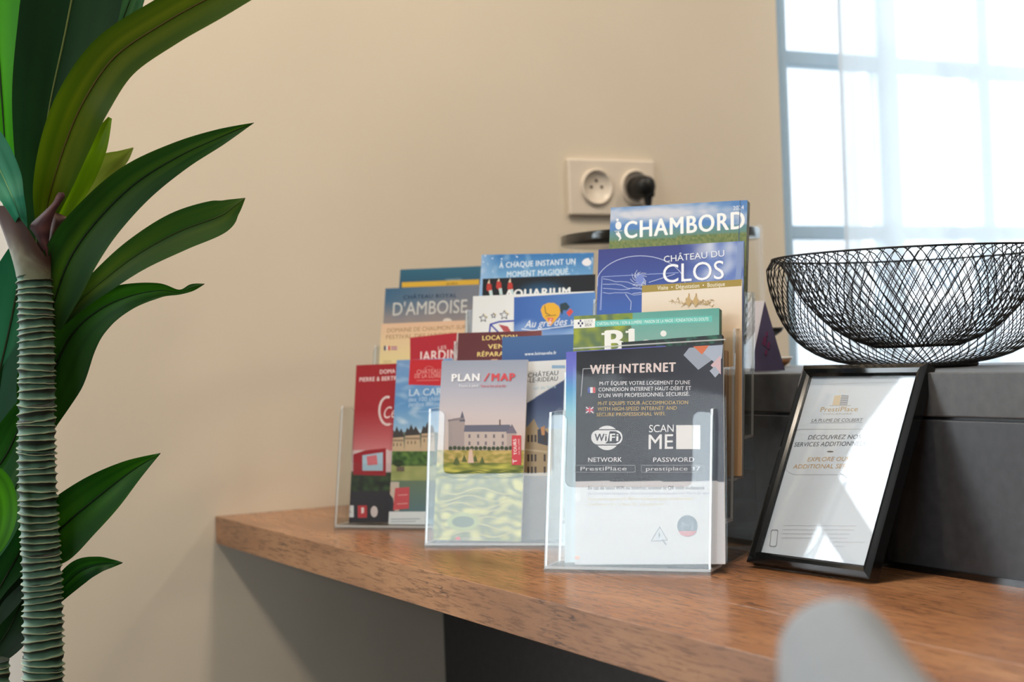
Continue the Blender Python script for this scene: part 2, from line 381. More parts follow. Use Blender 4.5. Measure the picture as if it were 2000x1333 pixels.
b = MB(); b.box(XP + .004, XP + .03, YN + .01, YW - .002, ZL - .0425, ZL - .04); b.build('shadow_gap', M_blackmat, t)
b = MB(); b.box(XP, XP + .31, YN, YW - .001, ZL - .04, ZL); bevel(b.build('ledge', M_char, t), .0015)
b = MB(); b.box(XP + .27, XP + .29, YN, YW - .002, 0, ZL - .04); b.build('rear_panel', M_char, t)

# ---------------------------------------------------------------- printing on covers
bf = {}
def glyphs(txt, space=1.0):
    k = (txt, space)
    if k in bf: return bf[k]
    cu = bpy.data.curves.new('t', 'FONT'); cu.body = txt; cu.resolution_u = 4; cu.space_character = space; cu.fill_mode = 'FRONT'
    ob = bpy.data.objects.new('t', cu); COL.objects.link(ob)
    dg = bpy.context.evaluated_depsgraph_get(); me = bpy.data.meshes.new_from_object(ob.evaluated_get(dg))
    vs = [(v.co.x, v.co.y) for v in me.vertices]; fs = [tuple(p.vertices) for p in me.polygons]
    bpy.data.objects.remove(ob); bpy.data.curves.remove(cu); bpy.data.meshes.remove(me)
    bf[k] = (vs, fs); return bf[k]
CAP = max(y for _, y in glyphs('H')[0])
PK = 1.0
class Cover:
    """flat print on a plane: coordinates are photo pixels carried onto the cover's own plane"""
    def __init__(s, O, ex, ey, n, w, h, k=PK):
        s.O, s.ex, s.ey, s.n, s.w, s.h = O, ex, ey, n, w, h; s.z = .0002; s.k = k; s.mb = MB(); s.tx = []
    def uv(s, x, y):
        p = hit(x, y, s.O, s.n) - s.O; return max(0, min(s.w, p.dot(s.ex))), max(0, min(s.h, p.dot(s.ey)))
    def uvf(s, x, y):
        p = hit(x, y, s.O, s.n) - s.O; return p.dot(s.ex), p.dot(s.ey)
    def P(s, a, b): return s.O + s.ex * a + s.ey * b + s.n * s.z
    def up(s): s.z += .00001
    def base(s, fn, nx=2, ny=2):
        """whole cover; fn(x, y) in photo pixels -> sRGB"""
        V = []; C = []
        for j in range(ny + 1):
            for i in range(nx + 1):
                p = s.P(s.w * i / nx, s.h * j / ny); V.append(p); C.append(srgb(fn(*proj(p)), s.k) if callable(fn) else srgb(fn, s.k))
        s.mb.mesh(V, [(j * (nx + 1) + i, (j + 1) * (nx + 1) + i, (j + 1) * (nx + 1) + i + 1, j * (nx + 1) + i + 1) for j in range(ny) for i in range(nx)], 0, C); s.up()
    def poly(s, pts, col, mb=None):
        q = [s.P(*s.uv(*p)) for p in pts]
        if (q[1] - q[0]).cross(q[2] - q[1]).dot(s.n) < 0: q.reverse()
        (mb or s.mb).face(q, 0, [srgb(c, s.k) for c in col] if isinstance(col, list) else srgb(col, s.k)); s.up()
    def rect(s, x0, y0, x1, y1, col): s.poly([(x0, y0), (x1, y0), (x1, y1), (x0, y1)], col)
    def ell(s, cx, cy, rx, ry, col, n=20): s.poly([(cx + rx * math.cos(2 * PI * i / n), cy + ry * math.sin(2 * PI * i / n)) for i in range(n)], col)
    def line(s, pts, w, col, closed=False):
        L = [Vector(s.uv(*p)) for p in pts]; w = w * s.pxm() / 2
        if closed: L.append(L[0])
        for a, b in zip(L, L[1:]):
            d = b - a
            if d.length < 1e-6: continue
            d.normalize(); m = Vector((-d.y, d.x)) * w; a2 = a - d * w * .5; b2 = b + d * w * .5
            s.mb.face([s.P(*(a2 + m)), s.P(*(a2 - m)), s.P(*(b2 - m)), s.P(*(b2 + m))][::-1], 0, srgb(col, s.k))
        s.up()
    def rrect(s, x0, y0, x1, y1, r, w, col, skew=0):
        pts = []
        for cx, cy, a0 in ((x1 - r, y0 + r, -90), (x1 - r, y1 - r, 0), (x0 + r, y1 - r, 90), (x0 + r, y0 + r, 180)):
            for k in range(6):
                a = math.radians(a0 + 18 * k); pts.append((cx + r * math.cos(a), cy + r * math.sin(a)))
        pts = [(x + skew * (y0 - y) , y) for x, y in pts]
        if w is None: s.poly(pts, col)
        else: s.line(pts, w, col, True)
    def pxm(s):
        a = Vector(s.uvf(1200, 700)); b = Vector(s.uvf(1201, 700)); c = s.O + s.ex * s.w / 2
        return (c - CAM).dot(FW) / F
    def text(s, txt, p0, p1, h, col, bold=0.0, shear=0.0, grow=0.0):
        """baseline from pixel p0 to p1, cap height h pixels"""
        a = Vector(s.uvf(*p0)); b = Vector(s.uvf(*p1)); t = Vector(s.uvf(p0[0], p0[1] - h)); d = b - a; L = d.length; d.normalize(); up = Vector((d.y, -d.x)); hh = abs((t - a).dot(up))
        vs0, fs0 = glyphs(txt, 1 + max(0, bold) * 4)
        if not vs0: return
        if abs(p1[1] - p0[1]) > abs(p1[0] - p0[0]): hh = h * s.pxm()
        sh = [(0, 0)] if bold <= 0 else [(-bold, 0), (0, bold * .4), (0, -bold * .4), (bold, 0)]     # heavier type: overstruck
        vs, fs, lay = [], [], []
        for li, (dx, dy) in enumerate(sh): fs += [tuple(len(vs) + i for i in f_) for f_ in fs0]; vs += [(x + dx, y + dy) for x, y in vs0]; lay += [li * .0000022] * len(vs0)
        x0 = min(v[0] for v in vs); x1 = max(v[0] for v in vs); kx = L / (x1 - x0); ky = hh / CAP
        V = []
        for x, y in vs:
            q = a + d * ((x - x0) * kx + shear * y * ky) + up * (y * ky); V.append((q.x, q.y))
        ok = [-.0001 <= q[0] <= s.w + .0001 and -.0001 <= q[1] <= s.h + .0001 for q in V]
        V3 = [s.P(max(0, min(s.w, q[0])), max(0, min(s.h, q[1]))) + s.n * l_ for q, l_ in zip(V, lay)]
        ff = [f for f in fs if any(ok[i] for i in f)]
        if ff: m = MB(); m.mesh(V3, ff, 0, srgb(col, s.k)); s.tx.append(m)
        s.up()
    def done(s, parent, mat=None, lname='lettering', pname='printed_cover'):
        s.mb.build(pname, mat or M_print, parent)
        for m in s.tx: m.build(lname, mat or M_print, parent)
def nz(x, y, s=1.0, k=0): return noise.noise(Vector((x * s, y * s, k)))
def lerp(a, b, t): t = max(0, min(1, t)); return tuple(p + (q - p) * t for p, q in zip(a, b))
def grad(stops):
    def f(v):
        for (p, c), (q, d) in zip(stops, stops[1:]):
            if v <= q: return lerp(c, d, (v - p) / (q - p))
        return stops[-1][1]
    return f

# ---------------------------------------------------------------- acrylic holders
STEP, RISE, DEP, SL, HP, WH, TH = .0472, .038, .040, .19, .148, .1666, .0025
def holder_mesh(root):
    """four-tier stair holder in its own frame: x along the front, y back, z up"""
    o = Vector((0, 0, 0)); up = Vector((0, SL, 1)); pd = Vector((0, TH, 0))
    def add(name, fn):
        b = MB(); fn(b); ob = b.build(name, [M_acr, M_side if name in ('side_wall', 'pocket_floor') else M_acre], root); return ob
    def ucut(h0, h1, cut):
        r = .007; L = [(0, h0), (WH, h0), (WH, h1 - .004), (WH - .004, h1), (WH - .0155, h1), (WH - .0195, h1 - .004)]
        for k in range(5): a = math.radians(-90 * k / 4); L.append((WH - .0195 - r + r * math.cos(a), cut + r + r * math.sin(a)))
        for k in range(5): a = math.radians(-90 - 90 * k / 4); L.append((.0195 + r + r * math.cos(a), cut + r + r * math.sin(a)))
        L += [(.0195, h1 - .004), (.0155, h1), (.004, h1), (0, h1 - .004)]
        return L
    for k in range(4):
        z = RISE * k + .003; y = STEP * k
        h0 = -RISE if k else 0
        add('pocket_front', lambda b: b.prism(ucut(h0, HP, .078), o + Vector((0, y, z)), X, up, pd, 0, 1))
        add('pocket_floor', lambda b: b.prism([(0, 0), (WH, 0), (WH, DEP - TH), (0, DEP - TH)], o + Vector((0, y + TH, z)), X, Y, Z * .0025, 0, 1))
        for sx in (0, WH - TH):
            add('side_wall', lambda b: b.prism([(0, 0), (DEP - TH, 0), (DEP - TH + SL * HP, HP), (SL * HP, HP)], o + Vector((sx, y + TH, z + .0025)), Y, Z, X * TH, 0, 1))
    z4 = RISE * 3 + .003; y4 = STEP * 3 + DEP
    add('back_panel', lambda b: b.prism([(0, 0), (WH, 0), (WH, HP - .004), (WH - .004, HP), (.004, HP), (0, HP - .004)], o + Vector((0, y4, z4)), X, up, pd, 0, 1))
    add('back_leg', lambda b: b.obox(o + Vector((0, y4, .003)), X * WH, pd, Z * (z4 - .003), 0))
    add('base_plate', lambda b: b.prism([(0, 0), (WH, 0), (WH, y4 + TH), (0, y4 + TH)], o + Vector((0, 0, 0)), X, Y, Z * .003, 0, 1))
class Holder: pass
def make_holder(p, deg, label, proto=None):
    h = Holder(); h.P = Vector((p[0], p[1], ZD)); a = math.radians(deg); h.U = Vector((math.cos(a), math.sin(a), 0)); h.W = Vector((-h.U.y, h.U.x, 0))
    h.up = (h.W * SL + Z).normalized(); h.n = (Z * SL - h.W).normalized()
    if proto is None:
        r = thing('leaflet_holder', (0, 0, 0), label, 'leaflet holder', 'acrylic leaflet holders'); holder_mesh(r)
    else:
        r = proto.copy(); COL.objects.link(r); r['label'] = label
        for c in list(proto.children):
            d = c.copy(); COL.objects.link(d); d.parent = r
    r.location = h.P; r.rotation_euler = (0, 0, a); h.root = r; return h
HA = make_holder((.7271, 1.3325), -50.5, 'clear acrylic stair holder at the right, its front pocket holding the black wifi card')
HB = make_holder((.7165, 1.5872), -45.0, 'clear acrylic stair holder in the middle, its front pocket holding the plan and map leaflet', HA.root)
HC = make_holder((.7086, 1.8427), -51.0, 'clear acrylic stair holder at the left, nearest the desk corner', HA.root)

DBG = []
def leaflet(name, label, cat, H, tier, off, TL, TR, thick=.003, edge=None, group=None):
    zf = ZD + RISE * tier + .0058
    p0 = H.P + H.W * (STEP * tier + off) + Z * (RISE * tier + .003)
    a = hit(*TL, p0, H.n); c = hit(*TR, p0, H.n)
    ex = (c - a); wd = ex.length; ex.normalize(); ey = ex.cross(-H.n).normalized()
    if ey.z > 0: ey = -ey
    L = min((a.z - zf) / -ey.z, (c.z - zf) / -ey.z)
    base = (a + c) / 2 + ey * L
    DBG.append((name, tier, [round((q - H.P).dot(H.U), 4) for q in (a, c, a + ey * L, c + ey * L)], round(wd, 3), round(L, 3)))
    t = thing(name, base, label, cat, group)
    b = MB(); b.obox(a - H.n * thick, ex * wd, ey * L, H.n * thick); bevel(b.build('pages', edge or M_paper, t), min(.0006, thick * .3), 1)
    return t, Cover(a, ex, ey, H.n, wd, L)
GA, GB, GC = 'brochures in the right holder', 'leaflets in the middle holder', 'leaflets in the left holder'
M_edge_green = pbr('green_spine', (60, 110, 96), .45, .3); M_edge_dark = pbr('dark_spine', (52, 46, 44), .5, .3, var=.3, scale=200)
M_edge_photo = pbr('photo_spine', (110, 104, 60), .45, .3, var=.5, scale=50)
M_edge_blue = pbr('blue_spine', (110, 130, 175), .45, .3)

# ---- right holder, back tier
t, c = leaflet('brochure', 'tall brochure with sky and meadow under one big white word, topmost', 'brochure', HA, 3, .026, (1193, 406), (1460, 391), .011, M_edge_photo, GA)
def f(x, y):
    yy = y + (x - 1193) * .056; n = nz(x * .4, yy * 1.6, .02, 1)
    if yy < 470: return lerp((86, 132, 190), (206, 208, 218), .30 + 1.15 * n + .3 * nz(x, yy * 2, .06, 3)) if yy < 452 else lerp((90, 140, 190), (104, 140, 118), (yy - 440) / 30)
    return lerp((92, 116, 72), (150, 150, 90), .4 + .8 * nz(x, yy, .25, 2))
c.base(f, 120, 110)
c.text('CHAMBORD', (1219, 466), (1455, 446), 32, (246, 246, 244), .03)
c.text('2024', (1432, 411), (1453, 409), 8, (225, 228, 235), .01)
c.ell(1208, 441, 6, 8, (235, 238, 240)); c.ell(1206, 430, 2.5, 3, (235, 238, 240)); c.line([(1201, 452), (1215, 451)], 1.2, (225, 230, 235)); c.poly([(1203, 458), (1211, 456), (1214, 466), (1208, 472), (1210, 465)], (240, 240, 238)); c.poly([(1203, 458), (1204, 453), (1206, 458), (1208, 452), (1211, 457)], (240, 240, 238))
c.line([(1446, 392), (1440, 560)], 1.6, (60, 90, 130))
c.done(t)
# ---- tier 3
t, c = leaflet('brochure', 'deep blue brochure with thin white line drawing and rounded white capitals', 'brochure', HA, 2, .030, (1169, 488), (1453, 471), .004, M_edge_blue, GA)
def f(x, y):
    yy = y + (x - 1169) * .06
    g = lerp((62, 68, 134), (66, 100, 176), (yy - 490) / 115)
    if x > 1330: g = lerp(g, lerp((104, 128, 190), (196, 204, 224), .35 + 1.3 * nz(x, yy, .035, 5)), (x - 1325) / 60)
    return g
c.base(f, 110, 80)
c.line([(1163 + 0 * i + 88 * (1 - math.cos(PI * i / 22)) , 560 - 60 * math.sin(PI * i / 22) ) for i in range(23)], 1.3, (196, 205, 235))
c.line([(1174, 606), (1176, 541), (1325, 533)], 1.2, (160, 176, 226)); c.line([(1176, 541), (1172, 606)], 1.0, (160, 176, 226))
for k in range(4):
    c.line([(1178 + 12 * i, 545 + k * 9 + 2.0 * i * (.9 if k < 2 else .2) + 1.6 * nz(i, k, 1.7, 2) * 3) for i in range(9)], 1.0, (190, 202, 236))
c.ell(1250, 546, 9, 10, (120, 138, 205), 14)
for i in range(26):
    a = R.uniform(0, 2 * PI); r = R.uniform(7, 15); c.line([(1250 + r * math.cos(a), 546 + r * math.sin(a)), (1250 + (r + 5) * math.cos(a + .5), 546 + (r + 4) * math.sin(a + .5))], .8, (214, 222, 244))
c.line([(1222, 575), (1233, 590), (1232, 606)], 1.2, (200, 210, 240)); c.line([(1236, 574), (1253, 572)], 1.2, (200, 210, 240))
c.line([(1268, 552), (1290, 545), (1318, 536)], 1.2, (200, 210, 240))
c.text('CHÂTEAU DU', (1297, 513), (1415, 501), 12, (236, 240, 250))
c.text('CLOS', (1295, 553), (1414, 545), 35, (244, 246, 252), -.008)
c.poly([(1441, 474), (1453, 473), (1447, 556), (1436, 556)], (132, 152, 196))
c.done(t)
t, c = leaflet('leaflet', 'cream leaflet with an olive gold band and a sepia ship emblem', 'leaflet', HA, 2, .016, (1254, 558), (1449, 546), .003, None, GA)
c.base(lambda x, y: lerp((236, 222, 206), (206, 172, 134), (y - 580) / 120), 12, 40)
c.poly([(1254, 556), (1449, 544), (1448, 559), (1253, 572)], (166, 144, 76))
c.text('Visite  •  Dégustation  •  Boutique', (1284, 567), (1416, 559), 8, (240, 232, 214), .012)
for i in range(46):
    x = 1352 + R.gauss(0, 22); y = 588 + abs(R.gauss(0, 5)) - 2; c.line([(x, y), (x + R.uniform(-7, 7), y + R.uniform(-5, 6)), (x + R.uniform(-9, 9), y + R.uniform(-4, 7))], .9, (190, 160, 110))
for x in (1345, 1359): c.line([(x, 599), (x + 1, 574)], 2.2, (186, 152, 98)); c.poly([(x - 6, 590), (x, 577), (x + 6, 590), (x, 600)], (200, 170, 120))
c.done(t, M_printm)
# ---- tier 2
t, c = leaflet('guidebook', 'thick green and turquoise guidebook with white serif title and mossy left side', 'book', HA, 1, .022, (1121, 618), (1405, 602), .010, M_edge_green, GA)
def f(x, y):
    yy = y + (x - 1121) * .055
    if x < 1236 - (yy - 618) * .12: return lerp((96, 118, 86), (158, 168, 60), .45 + 1.2 * nz(x, yy, .06, 9)) if x < 1200 or yy > 640 else lerp((84, 128, 90), (150, 158, 50), .5 + nz(x, yy, .08, 4))
    return lerp((98, 166, 156), (130, 176, 166), (yy - 620) / 50 + .3 * nz(x, yy, .02, 4))
c.base(f, 110, 70)
c.poly([(1162, 627), (1391, 617), (1391, 629), (1162, 639)], (106, 196, 186))
c.text('CHÂTEAU ROYAL / SON & LUMIÈRE / MAISON DE LA MAGIE / FONDATION DU DOUTE', (1166, 636), (1384, 626.5), 6, (228, 244, 240), .015)
c.poly([(1121, 625), (1163, 622.5), (1162, 640), (1120, 642)], (240, 240, 238))
c.text('GUIDE', (1141, 631), (1158, 630), 5.5, (170, 172, 172), .01); c.text('2024', (1142, 638), (1155, 637.5), 5.5, (80, 80, 90), .02)
for dx, dy in ((0, -5), (-5, 0), (5, 0), (0, 5)): c.ell(1134 + dx * .7, 632 + dy, 2.0 if dx else 1.6, 2.6, (70, 74, 110), 10)
# a serif B, an l, an i, an s
c.text('Bl', (1181, 690), (1240, 686), 43, (240, 240, 236), .035); c.poly([(1175, 651), (1190, 650), (1190, 654), (1175, 655)], (240, 240, 236)); c.poly([(1222, 647), (1234, 646), (1232, 650), (1222, 651)], (240, 240, 236))
c.ell(1296, 652, 6, 6, (240, 240, 236), 16); c.rect(1291, 664, 1301, 690, (240, 240, 236)); c.ell(1263, 680, 16, 16, (240, 240, 236), 20); c.text('s', (1312, 690), (1334, 689), 30, (240, 240, 236), .03)
c.done(t)
t, c = leaflet('brochure', 'dark green marbled brochure peeking out above the wifi card', 'brochure', HA, 1, .011, (1214, 669), (1411, 654), .005, M_edge_dark, GA)
def f(x, y):
    n = nz(x, y * 1.3, .06, 21) + .5 * nz(x, y, .17, 22); return lerp((40, 48, 50), (56, 112, 92), max(0, n * 1.7) if x > 1270 else .05)
c.base(f, 90, 60)
c.done(t)
t, c = leaflet('brochure', 'kraft coloured brochure stack wedged behind the wifi card', 'brochure', HA, 1, .0285, (1300, 690), (1421, 685), .005, M_kraft, GA)
c.base((172, 140, 112)); c.done(t, M_printm)
# ---- front tier: flyer edge and wifi card
t, c = leaflet('flyer', 'purple to sky blue flyer edge showing left of the wifi card', 'flyer', HA, 0, .026, (1106, 688), (1300, 676), .002, None, GA)
g = grad([(690, (104, 104, 200)), (720, (112, 120, 206)), (760, (100, 166, 214)), (800, (150, 206, 226)), (840, (190, 214, 226)), (1100, (210, 220, 228))])
c.base(lambda x, y: g(y), 8, 60); c.done(t)
t, c = leaflet('wifi_card', 'black and white wifi instruction card in the front pocket of the right holder', 'card', HA, 0, .0125, (1126, 688), (1412, 671), .0025, None, GA)
def f(x, y):
    if y > 941: return (214, 213, 217)
    return lerp((36, 38, 44), (70, 74, 88), (x - 1120) / 330 * .8 + (y - 680) / 600)
c.base(f, 60, 160)
c.poly([(1121, 941.5), (1400, 941.5), (1400, 948), (1119, 948)], (214, 213, 217))
c.line([(1135, 774), (1139, 721), (1211, 717.5)], 1.4, (190, 192, 200))
c.poly([(1364, 723), (1335, 694), (1346, 680), (1372, 677), (1393, 702)], (168, 178, 196)); c.poly([(1354, 677), (1386, 675), (1371, 693)], (232, 128, 88)); c.poly([(1374, 690), (1384, 676), (1412, 674), (1410, 700), (1400, 712)], (184, 196, 216))
c.poly([(1388, 714), (1408, 694), (1408, 732)], (226, 196, 204)); c.poly([(1386, 725), (1396, 716), (1406, 728), (1397, 738)], (180, 190, 208))
c.text('WIFI INTERNET', (1152, 731), (1320, 726), 17, (238, 222, 220), .045)
for i, (s_, a, bb) in enumerate([("M-IT ÉQUIPE VOTRE LOGEMENT D'UNE", 1171, 1348), ('CONNEXION INTERNET HAUT-DÉBIT ET', 1169, 1350), ("D'UN WIFI PROFESSIONNEL SÉCURISÉ.", 1169, 1347)]):
    c.text(s_, (a, 753 + i * 12), (bb, 751 + i * 11.2), 7.2, (222, 222, 226), .01)
for i, (s_, a, bb) in enumerate([('M-IT EQUIPS YOUR ACCOMMODATION', 1168, 1344), ('WITH HIGH-SPEED INTERNET AND', 1167, 1322), ('SECURE PROFESSIONAL WIFI.', 1165, 1300)]):
    c.text(s_, (a, 792 + i * 11), (bb, 790 + i * 11), 7, (196, 162, 96), .01)
for k, cc in enumerate([(70, 88, 170), (236, 236, 240), (214, 84, 90)]): c.rect(1148 + k * 5, 757, 1153 + k * 5, 768, cc)
c.rect(1145, 796, 1159, 807, (70, 70, 120)); c.line([(1145, 796), (1159, 807)], 2.2, (236, 220, 226)); c.line([(1159, 796), (1145, 807)], 2.2, (236, 220, 226)); c.line([(1145, 801.5), (1159, 801.5)], 2.6, (216, 70, 90)); c.line([(1152, 796), (1152, 807)], 2.6, (216, 70, 90))
c.ell(1186, 856, 24, 24, (232, 234, 238), 28); c.rrect(1153, 839, 1218, 871, 14, None, (62, 66, 74)); c.rrect(1155, 841, 1216, 869, 13, None, (232, 234, 238))
c.poly([(1191, 843), (1203, 843), (1211, 848), (1214, 856), (1210, 863), (1203, 867), (1182, 867), (1187, 862)], (66, 70, 80))
c.text('Wi', (1161, 862), (1185, 862), 14, (66, 70, 80), .03); c.text('Fi', (1191, 862), (1208, 862), 14, (236, 238, 240), .03)
c.text('SCAN', (1268, 845), (1316, 844), 14, (238, 238, 240), -.002); c.text('ME', (1267, 878), (1315, 877), 28, (240, 240, 242), .01)
c.rect(1321, 831, 1368, 878, (240, 240, 240))
c.text('NETWORK', (1149, 903), (1215, 902.5), 8.5, (226, 226, 230), .01); c.text('PASSWORD', (1276, 903), (1356, 902.5), 8.5, (226, 226, 230), .01)
c.rrect(1123, 909.5, 1241, 923, 3, 1.0, (150, 152, 158)); c.rrect(1253, 909.5, 1376, 923, 3, 1.0, (150, 152, 158))
c.text('PrestiPlace', (1134, 920), (1224, 919.5), 7.5, (206, 206, 210), .005); c.text('prestiplace 37', (1262, 920), (1368, 919.5), 7.5, (206, 206, 210), .005)
c.text('En cas de souci WiFi ou internet, scanner le QR code ci-dessous', (1149, 957), (1376, 956.5), 6.6, (70, 64, 76), .02)
c.text('pour contacter le support, nous vous répondrons au plus vite. Merci de votre', (1149, 967), (1388, 966.5), 5.5, (150, 150, 170), .0)
c.text('In case of concern with WiFi or internet, please scan the code', (1149, 978), (1352, 977.5), 5.5, (200, 180, 120), .0)
c.text('below to reach support', (1149, 988), (1300, 987.5), 5.5, (200, 186, 150), .0)
c.ell(1343, 1028, 20, 21, (80, 92, 110), 26); c.poly([(1325, 1038), (1361, 1038), (1355, 1046), (1343, 1049), (1331, 1046)], (200, 96, 100)); c.text('M', (1331, 1036), (1354, 1036), 16, (130, 140, 156), .0)
c.line([(1272, 1058), (1289, 1030), (1304, 1056)], 1.6, (150, 156, 166), True); c.ell(1288, 1048, 8, 9, (206, 212, 222)); c.line([(1294, 1055), (1301, 1064)], 3, (150, 156, 166)); c.line([(1288, 1042), (1288, 1050)], 2, (120, 126, 138))
c.rrect(1148, 1004, 1172, 1040, 4, 1.2, (206, 206, 214)); c.ell(1128, 1090, 5, 4, (240, 190, 170)); c.ell(1125, 972, 10, 10, (226, 226, 230))
c.done(t)
sl = MB(); q = .0016
sl.obox(c.O - c.ex * .003 - c.ey * .004 + c.n * .0012, c.ex * (c.w + .006), c.ey * (c.h + .003), c.n * .0006); sl.build('clear_sleeve', clear_mat('clear_sleeve', 1.3, (.985, .985, .985), .03, gloss_boost=.4, bump=.15), t)
e = MB(); e.obox(c.O - c.ex * .003 - c.ey * .004 + c.n * .0011, c.ex * (c.w + .006), c.ey * .0013, c.n * .0008); e.build('sleeve_lip', clear_mat('sleeve_lip', 1.6, (.86, .88, .86), .15, milk=.35), t)

# ---- middle holder
t, c = leaflet('brochure', 'sky blue brochure with two lines of white capitals, rearmost in the middle holder', 'brochure', HB, 3, .022, (941, 498), (1160, 494), .004, None, GB)
def f(x, y):
    g = lerp((58, 120, 182), (138, 182, 216), (y - 500) / 60); g = lerp((150, 186, 226), g, (x - 936) / 40); return lerp(g, (220, 230, 240), max(0, nz(x, y, .05, 31) * .9 - .15) + (.5 if nz(x, y, .2, 33) > .55 else 0))
c.base(f, 100, 90)
c.text('À CHAQUE INSTANT UN', (975, 524), (1124, 516), 10.5, (226, 236, 244), .02); c.text('MOMENT MAGIQUE.', (990, 542), (1113, 536), 11, (214, 230, 240), .02)
c.ell(1146, 513, 9, 7, (226, 226, 232)); c.poly([(1136, 514), (1142, 506), (1150, 504), (1153, 516), (1147, 520)], (232, 230, 236))
for x, y in ((948, 500), (962, 505), (944, 512), (980, 506), (1010, 502)): c.ell(x, y, 1.6, 1.6, (220, 230, 242), 6)
c.done(t)
t, c = leaflet('leaflet', 'black leaflet with red and white fish and cut off white capitals', 'leaflet', HB, 3, .011, (943, 545), (1163, 536), .003, None, GB)
c.base(lambda x, y: lerp((24, 26, 32), (34, 84, 124), max(0, 1 - ((x - 1060) / 60) ** 2 - ((y - 572) / 26) ** 2)), 50, 40)
for x, y in ((955, 562), (974, 558), (996, 560)):
    c.poly([(x - 5, y + 4), (x - 4, y - 6), (x, y - 11), (x + 5, y - 5), (x + 6, y + 6), (x, y + 9)], (186, 60, 52)); c.poly([(x, y + 6), (x + 6, y + 5), (x + 8, y + 18), (x + 2, y + 18)], (196, 218, 220))
    c.poly([(x - 3, y - 8), (x + 1, y - 17), (x + 2, y - 8)], (220, 200, 180))
c.text('AQUARIUM', (986, 582), (1114, 577), 15, (240, 242, 244), .04); c.done(t)
t, c = leaflet('leaflet', 'white leaflet with drawn stars over a blue outlined arrow', 'leaflet', HB, 2, .024, (924, 579), (1161, 569), .003, None, GB)
c.base((226, 228, 230))
for x, y, r in ((944, 622, 8), (964, 617, 5), (985, 616, 9)): c.line([(x + (r if i % 2 == 0 else r * .45) * math.sin(PI * i / 5), y - (r if i % 2 == 0 else r * .45) * math.cos(PI * i / 5)) for i in range(10)], 1.5, (84, 84, 100), True); c.line([(x + 2, y - r), (x + r, y)], 1, (220, 190, 90))
c.line([(956, 650), (958, 634), (975, 629), (1006, 627)], 3.4, (64, 76, 170)); c.line([(958, 634), (974, 650)], 3, (64, 76, 170)); c.poly([(974, 634), (992, 638), (998, 648), (984, 648)], (176, 80, 84))
c.done(t)
t, c = leaflet('leaflet', 'royal blue leaflet with a yellow hot air balloon and white handwriting', 'leaflet', HB, 2, .011, (1004, 581), (1163, 571), .003, None, GB)
c.base(lambda x, y: lerp(lerp((60, 100, 176), (90, 136, 200), (x - 1000) / 160), (176, 200, 232), (y - 634) / 36 + max(0, .8 * nz(x * .6, y, .03, 41))), 60, 70)
c.poly([(1056, 606), (1060, 597), (1070, 592), (1082, 592), (1091, 598), (1095, 607), (1092, 618), (1084, 628), (1075, 638), (1069, 629), (1060, 619)], (234, 178, 52))
c.poly([(1068, 621), (1082, 621), (1075, 637)], (226, 120, 90)); c.line([(1064, 598), (1066, 612), (1074, 616)], 1.6, (96, 82, 60)); c.line([(1066, 618), (1086, 616)], 1.4, (120, 100, 60))
c.poly([(1094, 594), (1106, 591), (1113, 600), (1107, 607), (1100, 606), (1098, 616), (1094, 608)], (44, 64, 72)); c.poly([(1106, 611), (1114, 603), (1120, 609), (1112, 619)], (216, 84, 74))
c.text('Au gré des vents', (1024, 641), (1152, 632), 14, (238, 242, 248), -.004, .35)
c.line([(1019, 643), (1040, 646), (1080, 641), (1130, 634)], 1.8, (226, 236, 248)); c.text('MONTGOLFIÈRES', (1076, 645), (1119, 641), 3.4, (60, 84, 140)); c.done(t)
t, c = leaflet('leaflet', 'maroon leaflet with three lines of yellow capitals', 'leaflet', HB, 1, .024, (895, 651), (1058, 646), .003, None, GB)
c.base(lambda x, y: lerp((98, 46, 50), (122, 66, 66), (x - 980) / 70), 20, 4)
for s_, y, a, bb in (('LOCATION', 665, 942, 1010), ('VENTE', 682, 953, 1004), ('RÉPARATION', 697, 932, 1020)): c.text(s_, (a, y), (bb, y - 2), 8.6, (234, 208, 130), .03)
c.poly([(952, 706), (962, 702), (972, 702), (972, 712), (952, 712)], (206, 160, 120)); c.done(t)
t, c = leaflet('leaflet', 'plain blue leaflet with a small white web address', 'leaflet', HB, 1, .011, (981, 659), (1122, 653), .003, None, GB)
c.base(lambda x, y: lerp((70, 106, 156), (58, 90, 146), (y - 660) / 60), 4, 20)
c.text('www.loireavelo.fr', (1025, 695), (1087, 692), 6, (232, 238, 244), .025); c.done(t)
t, c = leaflet('leaflet', 'white and navy leaflet with a photographed manor behind the plan and map leaflet', 'leaflet', HB, 0, .024, (1010, 708), (1107, 703), .003, None, GB)
def f(x, y):
    if y < 793 - (x - 1020) * .62: return (224, 226, 228)
    return lerp((58, 72, 112), (112, 130, 160), (y - 780) / 60) if y < 838 else lerp((126, 112, 92), (90, 80, 70), .5 + nz(x, y, .2, 2))
c.base(f, 70, 220)
c.text('CHÂTEAU', (1031, 738), (1090, 733), 8.6, (56, 60, 72), .01, .12); c.text('AZAY-LE-RIDEAU', (1000, 750), (1089, 744), 8.6, (56, 60, 72), .01, .12); c.rect(1078, 714, 1104, 720, (142, 176, 208)); c.text('val de loire', (1042, 762), (1086, 758), 6, (160, 196, 214))
c.poly([(1024, 838), (1032, 832), (1043, 818), (1050, 834), (1056, 842), (1070, 836), (1078, 850), (1078, 930), (1020, 930)], (172, 152, 122)); c.poly([(1050, 840), (1060, 836), (1074, 850), (1072, 872), (1050, 866)], (66, 70, 84)); c.poly([(1056, 836), (1064, 832), (1064, 852), (1058, 850)], (196, 146, 104))
for y in (856, 894, 918):
    for x in (1030, 1037, 1044, 1062): c.rect(x, y - 6, x + 4, y + 8, (74, 66, 62))
c.line([(1020, 878), (1072, 884)], 4, (196, 178, 148)); c.done(t)
